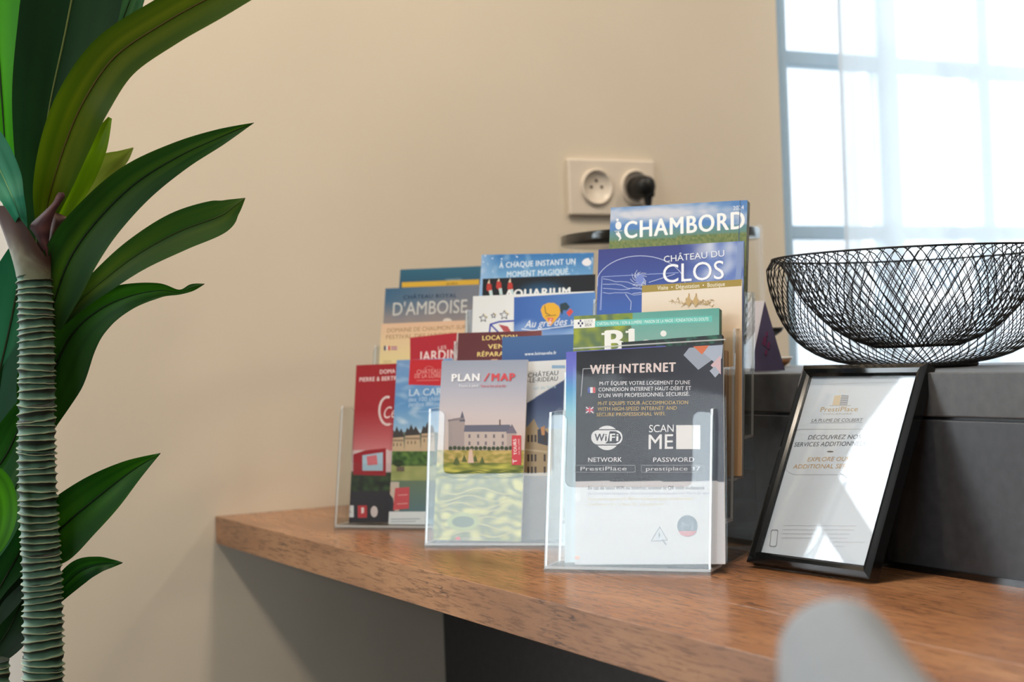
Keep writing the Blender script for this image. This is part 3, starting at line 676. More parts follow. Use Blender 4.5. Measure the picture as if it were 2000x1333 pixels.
t, c = leaflet('leaflet', 'grey sky leaflet titled plan and map over a castle and formal garden', 'leaflet', HB, 0, .0105, (863, 705), (1031, 703), .003, None, GB)
def f(x, y):
    if y < 880: return grad([(700, (152, 160, 178)), (760, (180, 180, 194)), (810, (206, 194, 196)), (880, (214, 192, 180))])(y)
    if y < 905: return lerp((206, 176, 104), (150, 140, 60), .5 + 1.3 * nz(x, y * 2, .08, 51))
    n = nz(x * .6, y * 2.2, .06, 52); return lerp((96, 108, 34), (204, 196, 84), .45 + 1.5 * n) if y < 935 else lerp((84, 100, 74), (208, 204, 120), .3 + 1.5 * abs(nz(x, y * 1.5, .035, 53)))
c.base(f, 80, 170)
c.poly([(876, 880), (876, 824), (884, 818), (898, 816), (908, 820), (908, 880)], (168, 154, 152)); c.poly([(897, 824), (903, 803), (909, 824)], (96, 96, 112)); c.line([(876, 822), (906, 818)], 4, (136, 126, 130))
c.poly([(907, 880), (907, 842), (1000, 842), (1000, 880)], (196, 180, 172)); c.poly([(906, 844), (908, 831), (996, 830), (1000, 844)], (104, 104, 122)); c.rect(975, 820, 978, 832, (110, 90, 86)); c.poly([(990, 846), (1000, 830), (1008, 846), (1010, 880), (990, 880)], (178, 160, 154)); c.poly([(988, 847), (1000, 829), (1010, 847)], (116, 108, 124))
for x in (915, 932, 947, 963, 980):
    for y in (852, 866): c.rect(x, y - 3, x + 4, y + 4, (120, 110, 118))
for i in range(16): x = 880 + i * 8.4; c.ell(x, 876 + 2 * nz(i, 0, 1.3), 4, 4, (62, 72, 44), 8)
for x, y in ((893, 902), (907, 898), (928, 898), (942, 902), (890, 904)): c.poly([(x - 5, y + 4), (x, y - 10), (x + 5, y + 4)], (88, 100, 44))
c.poly([(914, 905), (916, 884), (922, 876), (926, 905)], (222, 190, 170))
for k in range(6): c.line([(866 + 12 * i, 922 + k * 2 + 3 * math.sin(i * .9 + k)) for i in range(14)], 1.2, (70, 92, 30))
for k in range(7): c.line([(862 + 8 * i, 960 + k * 14 + 6 * math.sin(i * .5 + k * 1.3)) for i in range(18)], 2.2, (196, 190, 118))
c.ell(905, 1020, 32, 18, (166, 178, 110)); c.ell(905, 1020, 22, 11, (92, 112, 84))
c.text('PLAN', (882, 745.5), (937, 744.5), 14, (244, 244, 246), .05); c.text('/', (945, 745), (952, 745), 15, (214, 84, 88), .05, .3); c.text('MAP', (960, 744.5), (1006, 744), 14, (216, 78, 84), .05)
c.text('Tours à pied', (896, 757), (934, 756.5), 5, (236, 236, 240), .01); c.text('Tours on foot and by bike', (939, 757), (988, 756.5), 5, (206, 84, 90), .01)
c.rect(1000, 851, 1018, 909, (206, 64, 74)); c.text('TOURS', (1010, 889), (1008.5, 858), 6, (244, 230, 230), .03); c.text('VAL DE LOIRE', (1016, 889), (1015, 858), 3, (240, 214, 214)); c.text('T', (1010, 905), (1009.5, 897), 8, (244, 236, 236), .02)
c.ell(895, 1053, 5, 4, (214, 90, 100)); c.text('office de tourisme', (902, 1054), (946, 1053), 4, (210, 200, 190)); c.done(t)

# ---- left holder
t, c = leaflet('leaflet', 'teal leaflet with a yellow stripe, at the back of the left holder', 'leaflet', HC, 3, .022, (782, 527), (940, 520), .003, None, GC)
c.base(lambda x, y: lerp((52, 104, 130), (44, 84, 110), (y - 525) / 40), 4, 12); c.poly([(785, 552), (936, 546), (936, 556), (785, 562)], (218, 176, 60)); c.text('CHENONCEAU', (870, 549), (902, 547.5), 4, (160, 190, 200)); c.text('jardins', (872, 556.5), (894, 555.5), 4, (100, 84, 40), .02); c.done(t)
t, c = leaflet('brochure', 'slate blue brochure with tall spaced pale capitals in the left holder', 'brochure', HC, 2, .026, (753, 564), (937, 556), .004, None, GC)
c.base(lambda x, y: lerp(lerp((66, 104, 136), (120, 126, 140), (x - 760) / 150 + (y - 570) / 120), (146, 138, 140), (y - 590 - 12 * nz(x, 0, .03, 3)) / 36), 40, 60)
c.text('CHÂTEAU ROYAL', (788, 585), (892, 581), 7.5, (36, 62, 92), .03); c.text("D'AMBOISE", (767, 617), (912, 611), 25, (206, 206, 204), -.004)
c.ell(874, 628, 9, 6, (222, 214, 206)); c.done(t)
t, c = leaflet('brochure', 'pale peach brochure with thin brown capitals and tiny flags', 'brochure', HC, 1, .028, (745, 633), (912, 626), .005, None, GC)
g = grad([(630, (222, 186, 158)), (660, (224, 196, 160)), (700, (222, 206, 156)), (800, (222, 208, 160))]); c.base(lambda x, y: g(y), 3, 20)
c.text('DOMAINE DE CHAUMONT-SUR-', (756, 650), (914, 643), 8, (160, 124, 92), .005); c.text('FESTIVAL DES JARDINS', (754, 663), (884, 658), 8, (160, 124, 92), .005)
for k, cc in enumerate([(44, 50, 84), (230, 226, 220), (200, 70, 66)]): c.rect(750 + 4 * k, 676, 754 + 4 * k, 685, cc)
c.rect(764, 677, 776, 684, (170, 110, 130)); c.line([(764, 680.5), (776, 680.5)], 1.5, (226, 200, 200)); c.text('2024', (748, 710), (764, 709), 5, (170, 150, 110)); c.done(t, M_printm)
t, c = leaflet('leaflet', 'crimson leaflet with cut off rounded white capitals', 'leaflet', HC, 1, .012, (801, 660), (894, 650), .003, None, GC)
c.base((178, 44, 58)); c.text('LES', (856, 684), (872, 682), 7, (232, 206, 206)); c.text('JARDINS', (818, 706), (906, 700), 18, (240, 226, 226), .015); c.line([(894, 650), (891, 706)], 2, (230, 224, 222)); c.done(t)
t, c = leaflet('leaflet', 'dark red leaflet with a white crest, far left of the front row', 'leaflet', HC, 0, .027, (696, 714), (828, 708), .003, None, GC)
def f(x, y):
    if y < 880: return grad([(700, (156, 30, 38)), (800, (158, 40, 48)), (880, (196, 120, 124))])(y)
    if y < 922: return (206, 182, 184)
    return lerp((36, 42, 40), (62, 86, 54), .4 + nz(x, y, .1, 61)) if y < 960 else (50, 48, 56)
c.base(f, 40, 120)
c.text('DOMA', (742, 731), (772, 729), 8, (236, 214, 214), .02); c.text('PIERRE & BERTR', (702, 746), (775, 743), 8, (236, 214, 214), .02)
c.line([(757 + 16 * math.cos(a), 803 + 27 * math.sin(a)) for a in [math.radians(-80 - 12 * i) for i in range(18)]], 4.5, (236, 220, 220)); c.text('Ce', (748, 818), (772, 816), 22, (232, 210, 210), -.005, .25); c.line([(747, 828), (766, 829)], 1.4, (226, 200, 200))
c.poly([(690, 888), (714, 880), (754, 876), (754, 930), (690, 928)], (150, 36, 46)); c.poly([(708, 890), (748, 884), (748, 920), (708, 920)], (160, 190, 208)); c.poly([(716, 892), (736, 889), (738, 908), (718, 910)], (200, 110, 120))
c.rect(667, 988, 691, 1011, (220, 222, 224)); c.line([(672 + 2 * i, 1002 - 4 * math.sin(i / 7 * PI)) for i in range(8)], 1.4, (140, 150, 160)); c.rect(699, 988, 717, 1012, (190, 60, 66)); c.poly([(706, 992), (711, 992), (711, 1002), (706, 1004)], (240, 220, 220)); c.ell(731, 1000, 7, 11, (214, 200, 200)); c.done(t)
t, c = leaflet('leaflet', 'sky blue leaflet with a stone castle above lawns and a red corner box', 'leaflet', HC, 0, .012, (775, 704), (884, 700), .003, None, GC)
def f(x, y):
    if y < 845: return lerp(grad([(700, (122, 158, 206)), (790, (92, 146, 200)), (845, (150, 186, 216))])(y), (214, 226, 236), max(0, nz(x, y * 2, .04, 71)))
    if y < 880: return lerp((120, 130, 120), (90, 96, 80), .5)
    if y < 910: return lerp((48, 76, 40), (96, 128, 62), .5 + nz(x, y, .12, 72))
    if y < 940: return lerp((148, 156, 96), (170, 172, 112), .5 + nz(x, y, .06, 73))
    return grad([(940, (110, 128, 106)), (1000, (96, 124, 132)), (1030, (150, 180, 196))])(y)
c.base(f, 60, 150)
c.poly([(801, 703), (866, 702), (864, 754), (798, 752)], (196, 44, 52)); c.text('CHÂTEAU', (814, 731), (860, 729), 8, (226, 160, 156), .01); c.text('DE LA LOIRE', (810, 739), (861, 738), 8, (226, 160, 156), .01); c.line([(814, 744), (858, 743)], 1.2, (216, 130, 130)); c.line([(838 + 9 * math.cos(PI * i / 8), 722 - 6 * math.sin(PI * i / 8)) for i in range(9)], 2, (206, 100, 100))
c.text('LA CARTE', (799, 774), (884, 771), 13, (206, 224, 240), .012); c.text('des 100 châteaux', (798, 785), (880, 782), 8, (190, 212, 234)); c.text('jardins découverte', (798, 794), (884, 792), 8, (190, 212, 234)); c.line([(806, 805), (846, 804)], 1, (170, 198, 226))
for x0, x1, yt in ((762, 790, 846), (790, 822, 842), (822, 850, 838)):
    c.poly([(x0, 882), (x0 + 2, yt + 8), (x1 - 2, yt + 8), (x1, 882)], (190, 168, 138)); c.poly([(x0, yt + 10), (x0 + 5, yt - 6), (x0 + 9, yt - 2), (x0 + 13, yt - 13), (x0 + 18, yt - 2), (x0 + 22, yt - 9), (x1, yt + 8)], (66, 62, 62)); c.rect(x0 + 2, yt + 13, x1 - 2, yt + 17, (140, 122, 104))
    for k in range(3): c.rect(x0 + 6 + 7 * k, yt + 20, x0 + 8 + 7 * k, yt + 26, (96, 84, 76))
c.ell(778, 905, 10, 7, (44, 62, 36)); c.rect(775, 912, 790, 921, (110, 96, 84))
c.rect(744, 942, 780, 999, (206, 190, 178)); c.ell(757, 957, 7, 9, (206, 160, 140)); c.poly([(743, 999), (746, 974), (757, 966), (768, 974), (771, 999)], (50, 52, 62)); c.poly([(754, 970), (760, 970), (758, 990)], (170, 190, 220))
c.poly([(772, 954), (800, 952), (799, 994), (768, 997)], (206, 84, 92)); c.line([(778, 968), (796, 967)], 1.5, (230, 170, 170)); c.line([(776, 985), (796, 984)], 1.5, (230, 170, 170))
c.rect(737, 1000, 832, 1028, (226, 230, 234)); c.line([(764, 1015), (820, 1014)], 2, (170, 178, 190)); c.line([(764, 1020), (812, 1019)], 2, (180, 188, 198)); c.done(t)

# ---------------------------------------------------------------- black picture frame with the services notice
BL = Vector((.8898, 1.228, ZD)); BR = Vector((.9048, 1.0654, ZD)); UF = (BR - BL).normalized(); WF = Vector((-UF.y, UF.x, 0))
sF = .455; nF = (Z * sF - WF).normalized(); uF = (WF * sF + Z).normalized()
wf = .1600; hf = .2035; o = (BL + BR) / 2 - UF * wf / 2 + nF * 0.0005 + Z * .0052
t = thing('picture_frame', (BL + BR) / 2 + WF * .03, 'glossy black picture frame with a printed notice leaning back beside the right holder', 'picture frame')
th, mw = .012, .0115
b = MB(); b.obox(o + UF * .003 + uF * .003 - nF * th, UF * (wf - .006), uF * (hf - .006), nF * .004); b.build('back_board', M_blackmat, t)
def mould(a, bb, inn):
    # moulding run from a to bb with inward direction inn, mitred
    d = (bb - a).normalized(); prof = [(0, -th), (0, -.001), (.0012, 0), (mw * .45, .0022), (mw * .8, .0004), (mw, -.002), (mw, -th + .002)]
    A = [a + inn * p + d * p + nF * q for p, q in prof]; B = [bb + inn * p - d * p + nF * q for p, q in prof]; n = len(prof)
    m = MB(); m.mesh(A + B, [(i, (i + 1) % n, n + (i + 1) % n, n + i) for i in range(n)]); ob = m.build('moulding', M_black, t)
    bm = bmesh.new(); bm.from_mesh(ob.data); bmesh.ops.recalc_face_normals(bm, faces=bm.faces); bm.to_mesh(ob.data); bm.free()
c0, c1, c2, c3 = o, o + UF * wf, o + UF * wf + uF * hf, o + uF * hf
mould(c0, c1, uF); mould(c1, c2, -UF); mould(c2, c3, -uF); mould(c3, c0, UF)
TLp = c3 + UF * mw - uF * mw - nF * .0058
cF = Cover(TLp, UF, -uF, nF, wf - 2 * mw, hf - 2 * mw, 1.0)
cF.base((202, 212, 222), 2, 2)
cF.line([(1556, 752), (1756, 747), (1690, 1110)], .8, (176, 182, 188))
def sk(x, y): return x
cF.text('PrestiPlace', (1602, 805), (1675, 804), 9, (176, 152, 112), .012); cF.text('CONCIERGERIE', (1608, 811), (1664, 810.5), 3, (150, 150, 150))
cF.poly([(1626, 792), (1630, 774), (1643, 772), (1640, 792)], (206, 192, 164)); cF.poly([(1640, 792), (1644, 772), (1658, 773), (1655, 792)], (150, 156, 166)); cF.line([(1620, 793), (1662, 793)], 1.2, (170, 164, 150)); cF.line([(1638, 762), (1642, 768), (1646, 760), (1650, 768), (1654, 763)], 1, (214, 206, 190))
for i in range(4): cF.line([(1644 - i * .7, 776 + 4.5 * i), (1656 - i * .7, 776 + 4.5 * i)], 1, (206, 210, 216))
cF.text('LA PLUME DE COLBERT', (1585, 825), (1684, 824), 6, (92, 94, 100), .006, .15); cF.line([(1583, 827), (1684, 826)], .8, (110, 112, 118))
cF.rrect(1540, 839, 1706, 928, 26, .9, (170, 172, 172), .12)
cF.text('DÉCOUVREZ NOS', (1578, 859), (1681, 858), 8, (84, 88, 96), .004, .15); cF.text('SERVICES ADDITIONNELS', (1551, 873), (1690, 871), 8, (84, 88, 96), .004, .15); cF.ell(1622, 883, 7, 1.6, (90, 92, 96), 8)
cF.text('EXPLORE OUR', (1577, 902), (1660, 901), 8, (190, 158, 112), .003, .15); cF.text('ADDITIONAL SERVICES', (1549, 916), (1687, 915), 8, (190, 158, 112), .003, .15)
for i, (a_, b_) in enumerate([(1531, 1672), (1529, 1668), (1527, 1660), (1526, 1655), (1600, 1690), (1598, 1650)]): cF.line([(a_, 1027 + 8 * i), (b_, 1028 + 8 * i)], 1.1, (192, 196, 202))
cF.rrect(1507, 1036, 1520, 1068, 3, 2.0, (150, 154, 160), .1)
cF.done(t, None, 'lettering', 'notice_sheet')
g = MB(); g.obox(TLp + nF * .0016, UF * (wf - 2 * mw), -uF * (hf - 2 * mw), nF * .0012); g.build('glass', M_pglass, t)
pt = o + UF * wf * .5 + uF * .15 - nF * (th + .0005)
b = MB(); foot = Vector((XP - .006, pt.y, ZD)); b.obox(pt - UF * .02, UF * .04, uF * .004, Vector((foot.x - pt.x, 0, foot.z - pt.z)) * .97); b.build('easel_back', M_blackmat, t)

# ---------------------------------------------------------------- wire bowl on the ledge
BC = Vector((1.143, 1.257, ZL))
t = thing('wire_bowl', BC, 'large black double walled wire mesh fruit bowl on the counter ledge', 'bowl')
PO = [(.060, .004), (.079, .0075), (.102, .0155), (.124, .031), (.139, .052), (.1475, .074), (.1525, .095), (.1535, .107), (.1515, .115), (.1475, .119)]
PIi = [(.045, .023), (.072, .034), (.0985, .055), (.119, .080), (.131, .102), (.138, .113), (.1425, .1185), (.1475, .119)]
def pint(P, t):
    ls = [0]
    for a, b_ in zip(P, P[1:]): ls.append(ls[-1] + math.hypot(b_[0] - a[0], b_[1] - a[1]))
    s_ = t * ls[-1]
    for i in range(len(P) - 1):
        if s_ <= ls[i + 1] + 1e-9:
            k = (s_ - ls[i]) / (ls[i + 1] - ls[i]); p0 = P[max(0, i - 1)]; p1 = P[i]; p2 = P[i + 1]; p3 = P[min(len(P) - 1, i + 2)]
            return tuple(.5 * (2 * p1[j] + (p2[j] - p0[j]) * k + (2 * p0[j] - 5 * p1[j] + 4 * p2[j] - p3[j]) * k * k + (3 * p1[j] - p0[j] - 3 * p2[j] + p3[j]) * k ** 3) for j in (0, 1))
tilt = Matrix.Rotation(math.radians(1.6), 3, Vector((AX.x, AX.y, 0)).normalized() * -1) 
TL2 = Matrix.Rotation(math.radians(0.6), 3, FW)
def bw(p): return BC + p
for nm, P, tw, N in (('outer_mesh', PO, .62, 76), ('inner_mesh', PIi, .55, 76)):
    b = MB()
    for sgn in (1, -1):
        for k in range(N):
            path = []
            for i in range(15):
                u = i / 14; r, z = pint(P, u); a = 2 * PI * k / N + sgn * tw * u + (.02 if sgn > 0 else 0); path.append(bw(Vector((r * math.cos(a), r * math.sin(a), z))))
            b.tube(path, .00052, 4, cap=False)
    tag(b.build(nm, M_wire, t), kind='stuff')
b = MB(); b.tube([bw(Vector((.1475 * math.cos(2 * PI * k / 96), .1475 * math.sin(2 * PI * k / 96), .1195))) for k in range(96)], .0011, 6, closed=True); b.build('rim_wire', M_wire, t)
b = MB(); b.lathe([(.0005, 0), (.060, 0), (.0615, .002), (.0605, .0048), (.052, .0052), (.0005, .004)], BC, 64); b.build('base_disc', M_wire, t)
b = MB(); b.lathe([(.0005, .0215), (.044, .0215), (.046, .0235), (.044, .0250), (.0005, .0245)], BC, 64); b.build('inner_base_disc', M_wire, t)

# ---------------------------------------------------------------- things behind, on the ledge
# round glass container with a black lid
JC = Vector((1.131, 1.722, ZL)); rJ = .134
t = thing('glass_container', JC, 'wide round clear container with a flat black lid, behind the tallest brochure', 'container')
b = MB(); b.lathe([(rJ - .0025, .004), (rJ - .0025, .183), (rJ, .183), (rJ, 0), (.001, 0)], JC, 72); b.build('glass_wall', M_jar, t)
b = MB(); b.lathe([(.001, .168), (rJ - .0045, .168), (rJ - .004, .170), (rJ - .004, .179), (rJ - .0045, .180), (.001, .180)], JC, 72); b.build('lid', M_black, t)
b = MB(); b.lathe([(.001, .180), (.012, .180), (.014, .188), (.010, .197), (.001, .198)], JC, 32); b.build('lid_knob', M_black, t)
# folded tent card
TB = hit(1499, 722, Vector((0, 0, ZL)), Z); d0 = (TB - CAM).dot(FW)
TB = Vector((1.085, 0, ZL)); rr = ray(1499, 722); TB.y = (1.085) * rr.y / rr.x
dT = (TB - CAM).dot(FW); hT = 137 / F * dT; wT = 68 / F * dT
e1 = AX.copy(); e1.z = 0; e1.normalize(); e2 = Vector((-.55, .83, 0)).normalized()
t = thing('tent_card', TB + e2 * .03, 'small dark purple triangular sign with a pale side, beside the wire bowl', 'sign')
pT = [TB - e1 * wT / 2, TB + e1 * wT / 2, TB + Z * hT]
b = MB(); q = [p + e2 * .07 for p in pT]
pur = srgb((98, 92, 126)); pale = srgb((226, 220, 228)); b.face(pT, 0, pur); b.face(q[::-1], 0, pur); b.face([pT[0], pT[2], q[2], q[0]], 0, pale); b.face([pT[1], q[1], q[2], pT[2]], 0, pale); b.face([pT[0], q[0], q[1], pT[1]], 0, pale)
b.build('folded_card', M_printm, t)
b = MB(); nn = e1.cross(Z) * (-1 if e1.cross(Z).dot(FW) > 0 else 1)
for (u, v, s_) in ((-.05, .42, .09), (.06, .36, .07), (.02, .52, .05), (-.02, .26, .06)):
    cpt = TB + e1 * wT * u + Z * hT * v + nn * .0004
    b.face([cpt + e1 * wT * s_ * math.cos(2 * PI * k / 9) * (1 if k % 2 else .45) + Z * hT * s_ * .8 * math.sin(2 * PI * k / 9) for k in range(9)], 0, srgb((130, 66, 110)))
b.build('printed_ornament', M_printm, t)
# two-tier dish stand
SC = Vector((1.20, 0, ZL)); rr = ray(1500, 712); SC.y = 1.20 * rr.y / rr.x
dS = (SC - CAM).dot(FW); k = dS / F
t = thing('dish_stand', SC, 'two tier stand, black dish over a brown white-rimmed dish, behind the purple sign', 'dish stand')
r1 = 48 * k; h1 = 20 * k
b = MB(); b.lathe([(.001, 0), (r1 * .62, 0), (r1 * .85, h1 * .4), (r1 * .97, h1 * .8), (r1 * .9, h1 * .8), (.001, h1 * .3)], SC, 40); b.build('lower_dish', M_brownbowl, t)
b = MB(); b.lathe([(r1 * .9, h1 * .8), (r1 * .97, h1 * .8), (r1 * 1.0, h1), (r1 * .95, h1), (r1 * .9, h1 * .85)], SC, 40); b.build('white_rim', M_white, t)
b = MB(); b.tube([SC + Z * h1 * .3, SC + Z * 66 * k], .003, 10); b.build('stem', M_blackmat, t)
r2 = 34 * k; b = MB(); b.lathe([(.001, 60 * k), (r2 * .5, 62 * k), (r2 * .85, 70 * k), (r2, 78 * k), (r2 * .94, 78 * k), (.001, 66 * k)], SC, 40); b.build('upper_dish', M_blackmat, t)

# ---------------------------------------------------------------- double wall socket, plug and cord
PLc = hit(1190, 366, Vector((0, YW, 0)), Y)
px0, px1, pz0, pz1 = 1.2305, 1.3915, 1.1750, 1.2640
t = thing('wall_socket', ((px0 + px1) / 2, YW, pz0), 'cream double wall socket plate, its left socket empty', 'wall socket')
b = MB(); b.box(px0, px1, YW - .010, YW, pz0, pz1); bevel(b.build('cover_plate', M_plate, t), .003, 3)
zc = (pz0 + pz1) / 2; sx = []
for cx in (1.2795, 1.3525):
    sx.append(cx); cc = Vector((cx, YW - .010, zc))
    b = MB(); b.lathe([(.0285, 0), (.0285, .0045), (.0270, .0058), (.0250, .0050), (.0238, .0008), (.0005, .0006)], cc + Y * .0002, 48, ax=-Y); s_ = b.build('socket_well', M_plate, t)
    for dx, dz in ((-.0095, 0), (.0095, 0), (0, .010)):
        b = MB(); b.lathe([(.0026, 0), (.0026, .0006), (.0005, .0007)], cc + Vector((dx, -.0004, dz)), 14, ax=-Y); b.build('pin_hole', M_hole, t)
pc = Vector((sx[1] - .001, YW - .0125, zc - .001))
t = thing('power_plug', pc, 'black round power plug pushed into the right socket of the wall plate', 'plug')
b = MB(); b.lathe([(.0175, 0), (.0185, .004), (.0185, .022), (.016, .034), (.011, .039), (.0005, .040)], pc, 36, ax=-Y); b.build('plug_body', M_blackmat, t)
b = MB(); b.obox(pc + Vector((-.002, -.038, -.018)), X * .015, Y * .022, Z * .030); bevel(b.build('grip', M_blackmat, t), .004, 3)
b = MB(); b.tube([pc + Vector((.006, -.026, -.014)), pc + Vector((.006, -.026, -.030))], [.0075, .0052], 14); b.build('strain_relief', M_blackmat, t)
cpts = [pc + Vector((.006, -.026, -.0305)), pc + Vector((.006, -.028, -.05)), pc + Vector((.004, -.03, -.09)), pc + Vector((-.004, -.035, -.12)), pc + Vector((-.014, -.035, -.10)), pc + Vector((-.018, -.033, -.062)), pc + Vector((-.0225, -.033, -.048)), pc + Vector((-.028, -.033, -.058)), pc + Vector((-.031, -.034, -.10)), pc + Vector((-.033, -.036, -.20)), pc + Vector((-.036, -.04, zl - pc.z)) if False else pc + Vector((-.036, -.04, ZL + .004 - pc.z)), pc + Vector((-.06, -.09, ZL + .004 - pc.z))]
def cr(P, n=8):
    out = []
    for i in range(len(P) - 1):
        p0, p1, p2, p3 = P[max(0, i - 1)], P[i], P[i + 1], P[min(len(P) - 1, i + 2)]
        for k in range(n):
            u = k / n; out.append(.5 * ((2 * p1) + (p2 - p0) * u + (2 * p0 - 5 * p1 + 4 * p2 - p3) * u * u + (3 * p1 - p0 - 3 * p2 + p3) * u ** 3))
    out.append(P[-1]); return out
b = MB(); b.tube(cr(cpts), .0036, 10); b.build('power_cord', M_blackmat, t)

# ---------------------------------------------------------------- grey chair in the foreground
fC = Vector((.885, -.466, 0)).normalized(); gC = Vector((.466, .885, 0)).normalized()
BCh = gC * .40 + fC * .102; BCh.z = 0
t = thing('grey_chair', BCh + fC * .2, 'grey fabric upholstered chair with a rounded back, blurred in front of the desk', 'chair')
GP = [.215, .213, .206, .195, .18, .09]
pts = [(g_, .45 * g_ * g_) for g_ in GP] + [(0, 0)] + [(-g_, .45 * g_ * g_) for g_ in GP[::-1]]
tk_ = [.35, .62, .86, .97, 1, 1, 1, 1, 1, .97, .86, .62, .35]; dp_ = [.020, .010, .004, .001, 0, 0, 0, 0, 0, .001, .004, .010, .020]
b = MB(); ring = []; zb = .40
n = len(pts)
for i, (g_, f_) in enumerate(pts):
    a = Vector(pts[max(0, i - 1)]); c_ = Vector(pts[min(n - 1, i + 1)]); d_ = (c_ - a).normalized(); nrm = Vector((d_.y, -d_.x))   # in (g,f)
    nn = gC * nrm.x + fC * nrm.y; cc = BCh + gC * g_ + fC * f_
    th2 = .024 * tk_[i]; zt = .869 - dp_[i]; sec = []
    for k in range(9):
        an = PI * k / 8; sec.append((th2 * math.cos(an), zt - th2 + th2 * math.sin(an)))
    sec = [(th2, zb), (th2, .6)] + sec + [(-th2, .6), (-th2, zb)]
    ring.append([cc + nn * p + Z * q for p, q in sec])
m_ = len(ring[0]); V = [p for r_ in ring for p in r_]
b.mesh(V, [(i * m_ + k, i * m_ + (k + 1) % m_, (i + 1) * m_ + (k + 1) % m_, (i + 1) * m_ + k) for i in range(n - 1) for k in range(m_)], smooth=True)
b.mesh(ring[0], [tuple(range(m_))]); b.mesh(ring[-1], [tuple(range(m_))[::-1]])
ob = b.build('backrest', M_grey, t); smooth_weld(ob)
md = ob.modifiers.new('sub', 'SUBSURF'); md.levels = 1; md.render_levels = 2
so = BCh + fC * .022; b = MB(); b.obox(so - gC * .195 + Z * .38, gC * .39, fC * .44, Z * .085); ob = bevel(b.build('seat', M_grey, t), .03, 4)
for sg in (-1, 1):
    for ff in (.05, .40):
        p = so + gC * .16 * sg + fC * ff; b = MB(); b.tube([p + Z * .385, p + gC * .03 * sg + fC * (.03 if ff > .2 else -.03)], [.018, .011], 12); b.build('leg', M_wood_leg, t)

# ---------------------------------------------------------------- dracaena plant
DT = 1.45
def P3(x, y, d=DT): return at(x, y, d)
tb = P3(78, 1333); TBASE = Vector((tb.x, tb.y, 0))
plant = thing('potted_dracaena', TBASE, 'tall dracaena plant with ringed green stems and long glossy leaves at the left', 'plant')
b = MB(); PC = TBASE; b.lathe([(.001, 0), (.10, 0), (.105, .01), (.135, .24), (.14, .25), (.128, .25), (.122, .20), (.001, .20)], PC, 48); b.build('pot', M_pot, plant)
b = MB(); b.lathe([(.001, .222), (.06, .226), (.1235, .212), (.1235, .203)], PC, 40); b.build('soil', M_soil, plant)
def stem(cx, y0, ybot, d, wpx, seed):
    """ringed stem following pixel centres, from y0 down to the floor pot"""
    rg = random.Random(seed); k = d / F; b = MB(); NA = 28; rows = []
    top = P3(cx(y0), y0, d); z = top.z; path = []
    y = y0
    while True:
        p = P3(cx(min(y, ybot)), min(y, ybot), d)
        if y > ybot: p = p + Vector((0, 0, -(y - ybot) * k))
        if p.z < .21: break
        path.append((p, wpx(min(y, ybot)) * k / 2)); y += 13.2 + rg.uniform(-3.0, 3.4)
    for i in range(len(path) - 1):
        p, r = path[i]; q, r2 = path[i + 1]; ph = rg.uniform(0, 6.28); am = rg.uniform(.0006, .0026); big = rg.uniform(.8, 1.35)
        for (u, rr_, cc) in ((0.0, .985, 0), (.25, .93, 1), (.55, .93, 1), (.78, 1.0, 2), (.90, 1.06, 3), (.97, 1.02, 0)):
            rows.append((p.lerp(q, u), r * (1 + (rr_ - 1) * big), cc, ph, am, i))
    V = []; C = []
    pal = [srgb((40, 46, 36)), srgb((66, 98, 78)), srgb((84, 112, 88)), srgb((150, 146, 112))]
    brown = srgb((150, 122, 98))
    for (p, r, cc, ph, am, i) in rows:
        low = max(0, min(1, (1.0 - p.z - .12) * 0 + (.70 - p.z) / .06)) if False else max(0, min(1, (.665 - p.z) / .05))
        for j in range(NA):
            a = 2 * PI * j / NA; w_ = am * math.sin(a + ph) + .0007 * noise.noise(Vector((math.cos(a) * 3, math.sin(a) * 3, p.z * 60 + i)))
            rr_ = r * (1 + .03 * noise.noise(Vector((math.cos(a) * 2, math.sin(a) * 2, p.z * 50))))
            V.append(p + Vector((rr_ * math.cos(a), rr_ * math.sin(a), w_)))
            n1 = .5 + .9 * noise.noise(Vector((math.cos(a) * 2.5, math.sin(a) * 2.5, p.z * 70)))
            col = pal[cc]; col = tuple(v * (.8 + .4 * n1) for v in col[:3]); col = lerp(col, brown[:3], low * .75); C.append((*col, 1))
    b.mesh(V, [(i * NA + (j + 1) % NA, i * NA + j, (i + 1) * NA + j, (i + 1) * NA + (j + 1) % NA) for i in range(len(rows) - 1) for j in range(NA)], 0, C, True)
    b.mesh(V[:NA], [tuple(range(NA))], 0, C[:NA])
    return b
cx1 = lambda y: 66 + (y - 540) * (84 - 66) / 760 + 2.5 * math.sin(y * .012)
b = stem(cx1, 540, 1333, DT, lambda y: 68 + (y - 540) * .014, 3); b.build('ringed_stem', M_trunk, plant)
cx2 = lambda y: -8
b = stem(cx2, 1290, 1333, 1.505, lambda y: 52, 5); b.build('ringed_stem', M_trunk, plant)

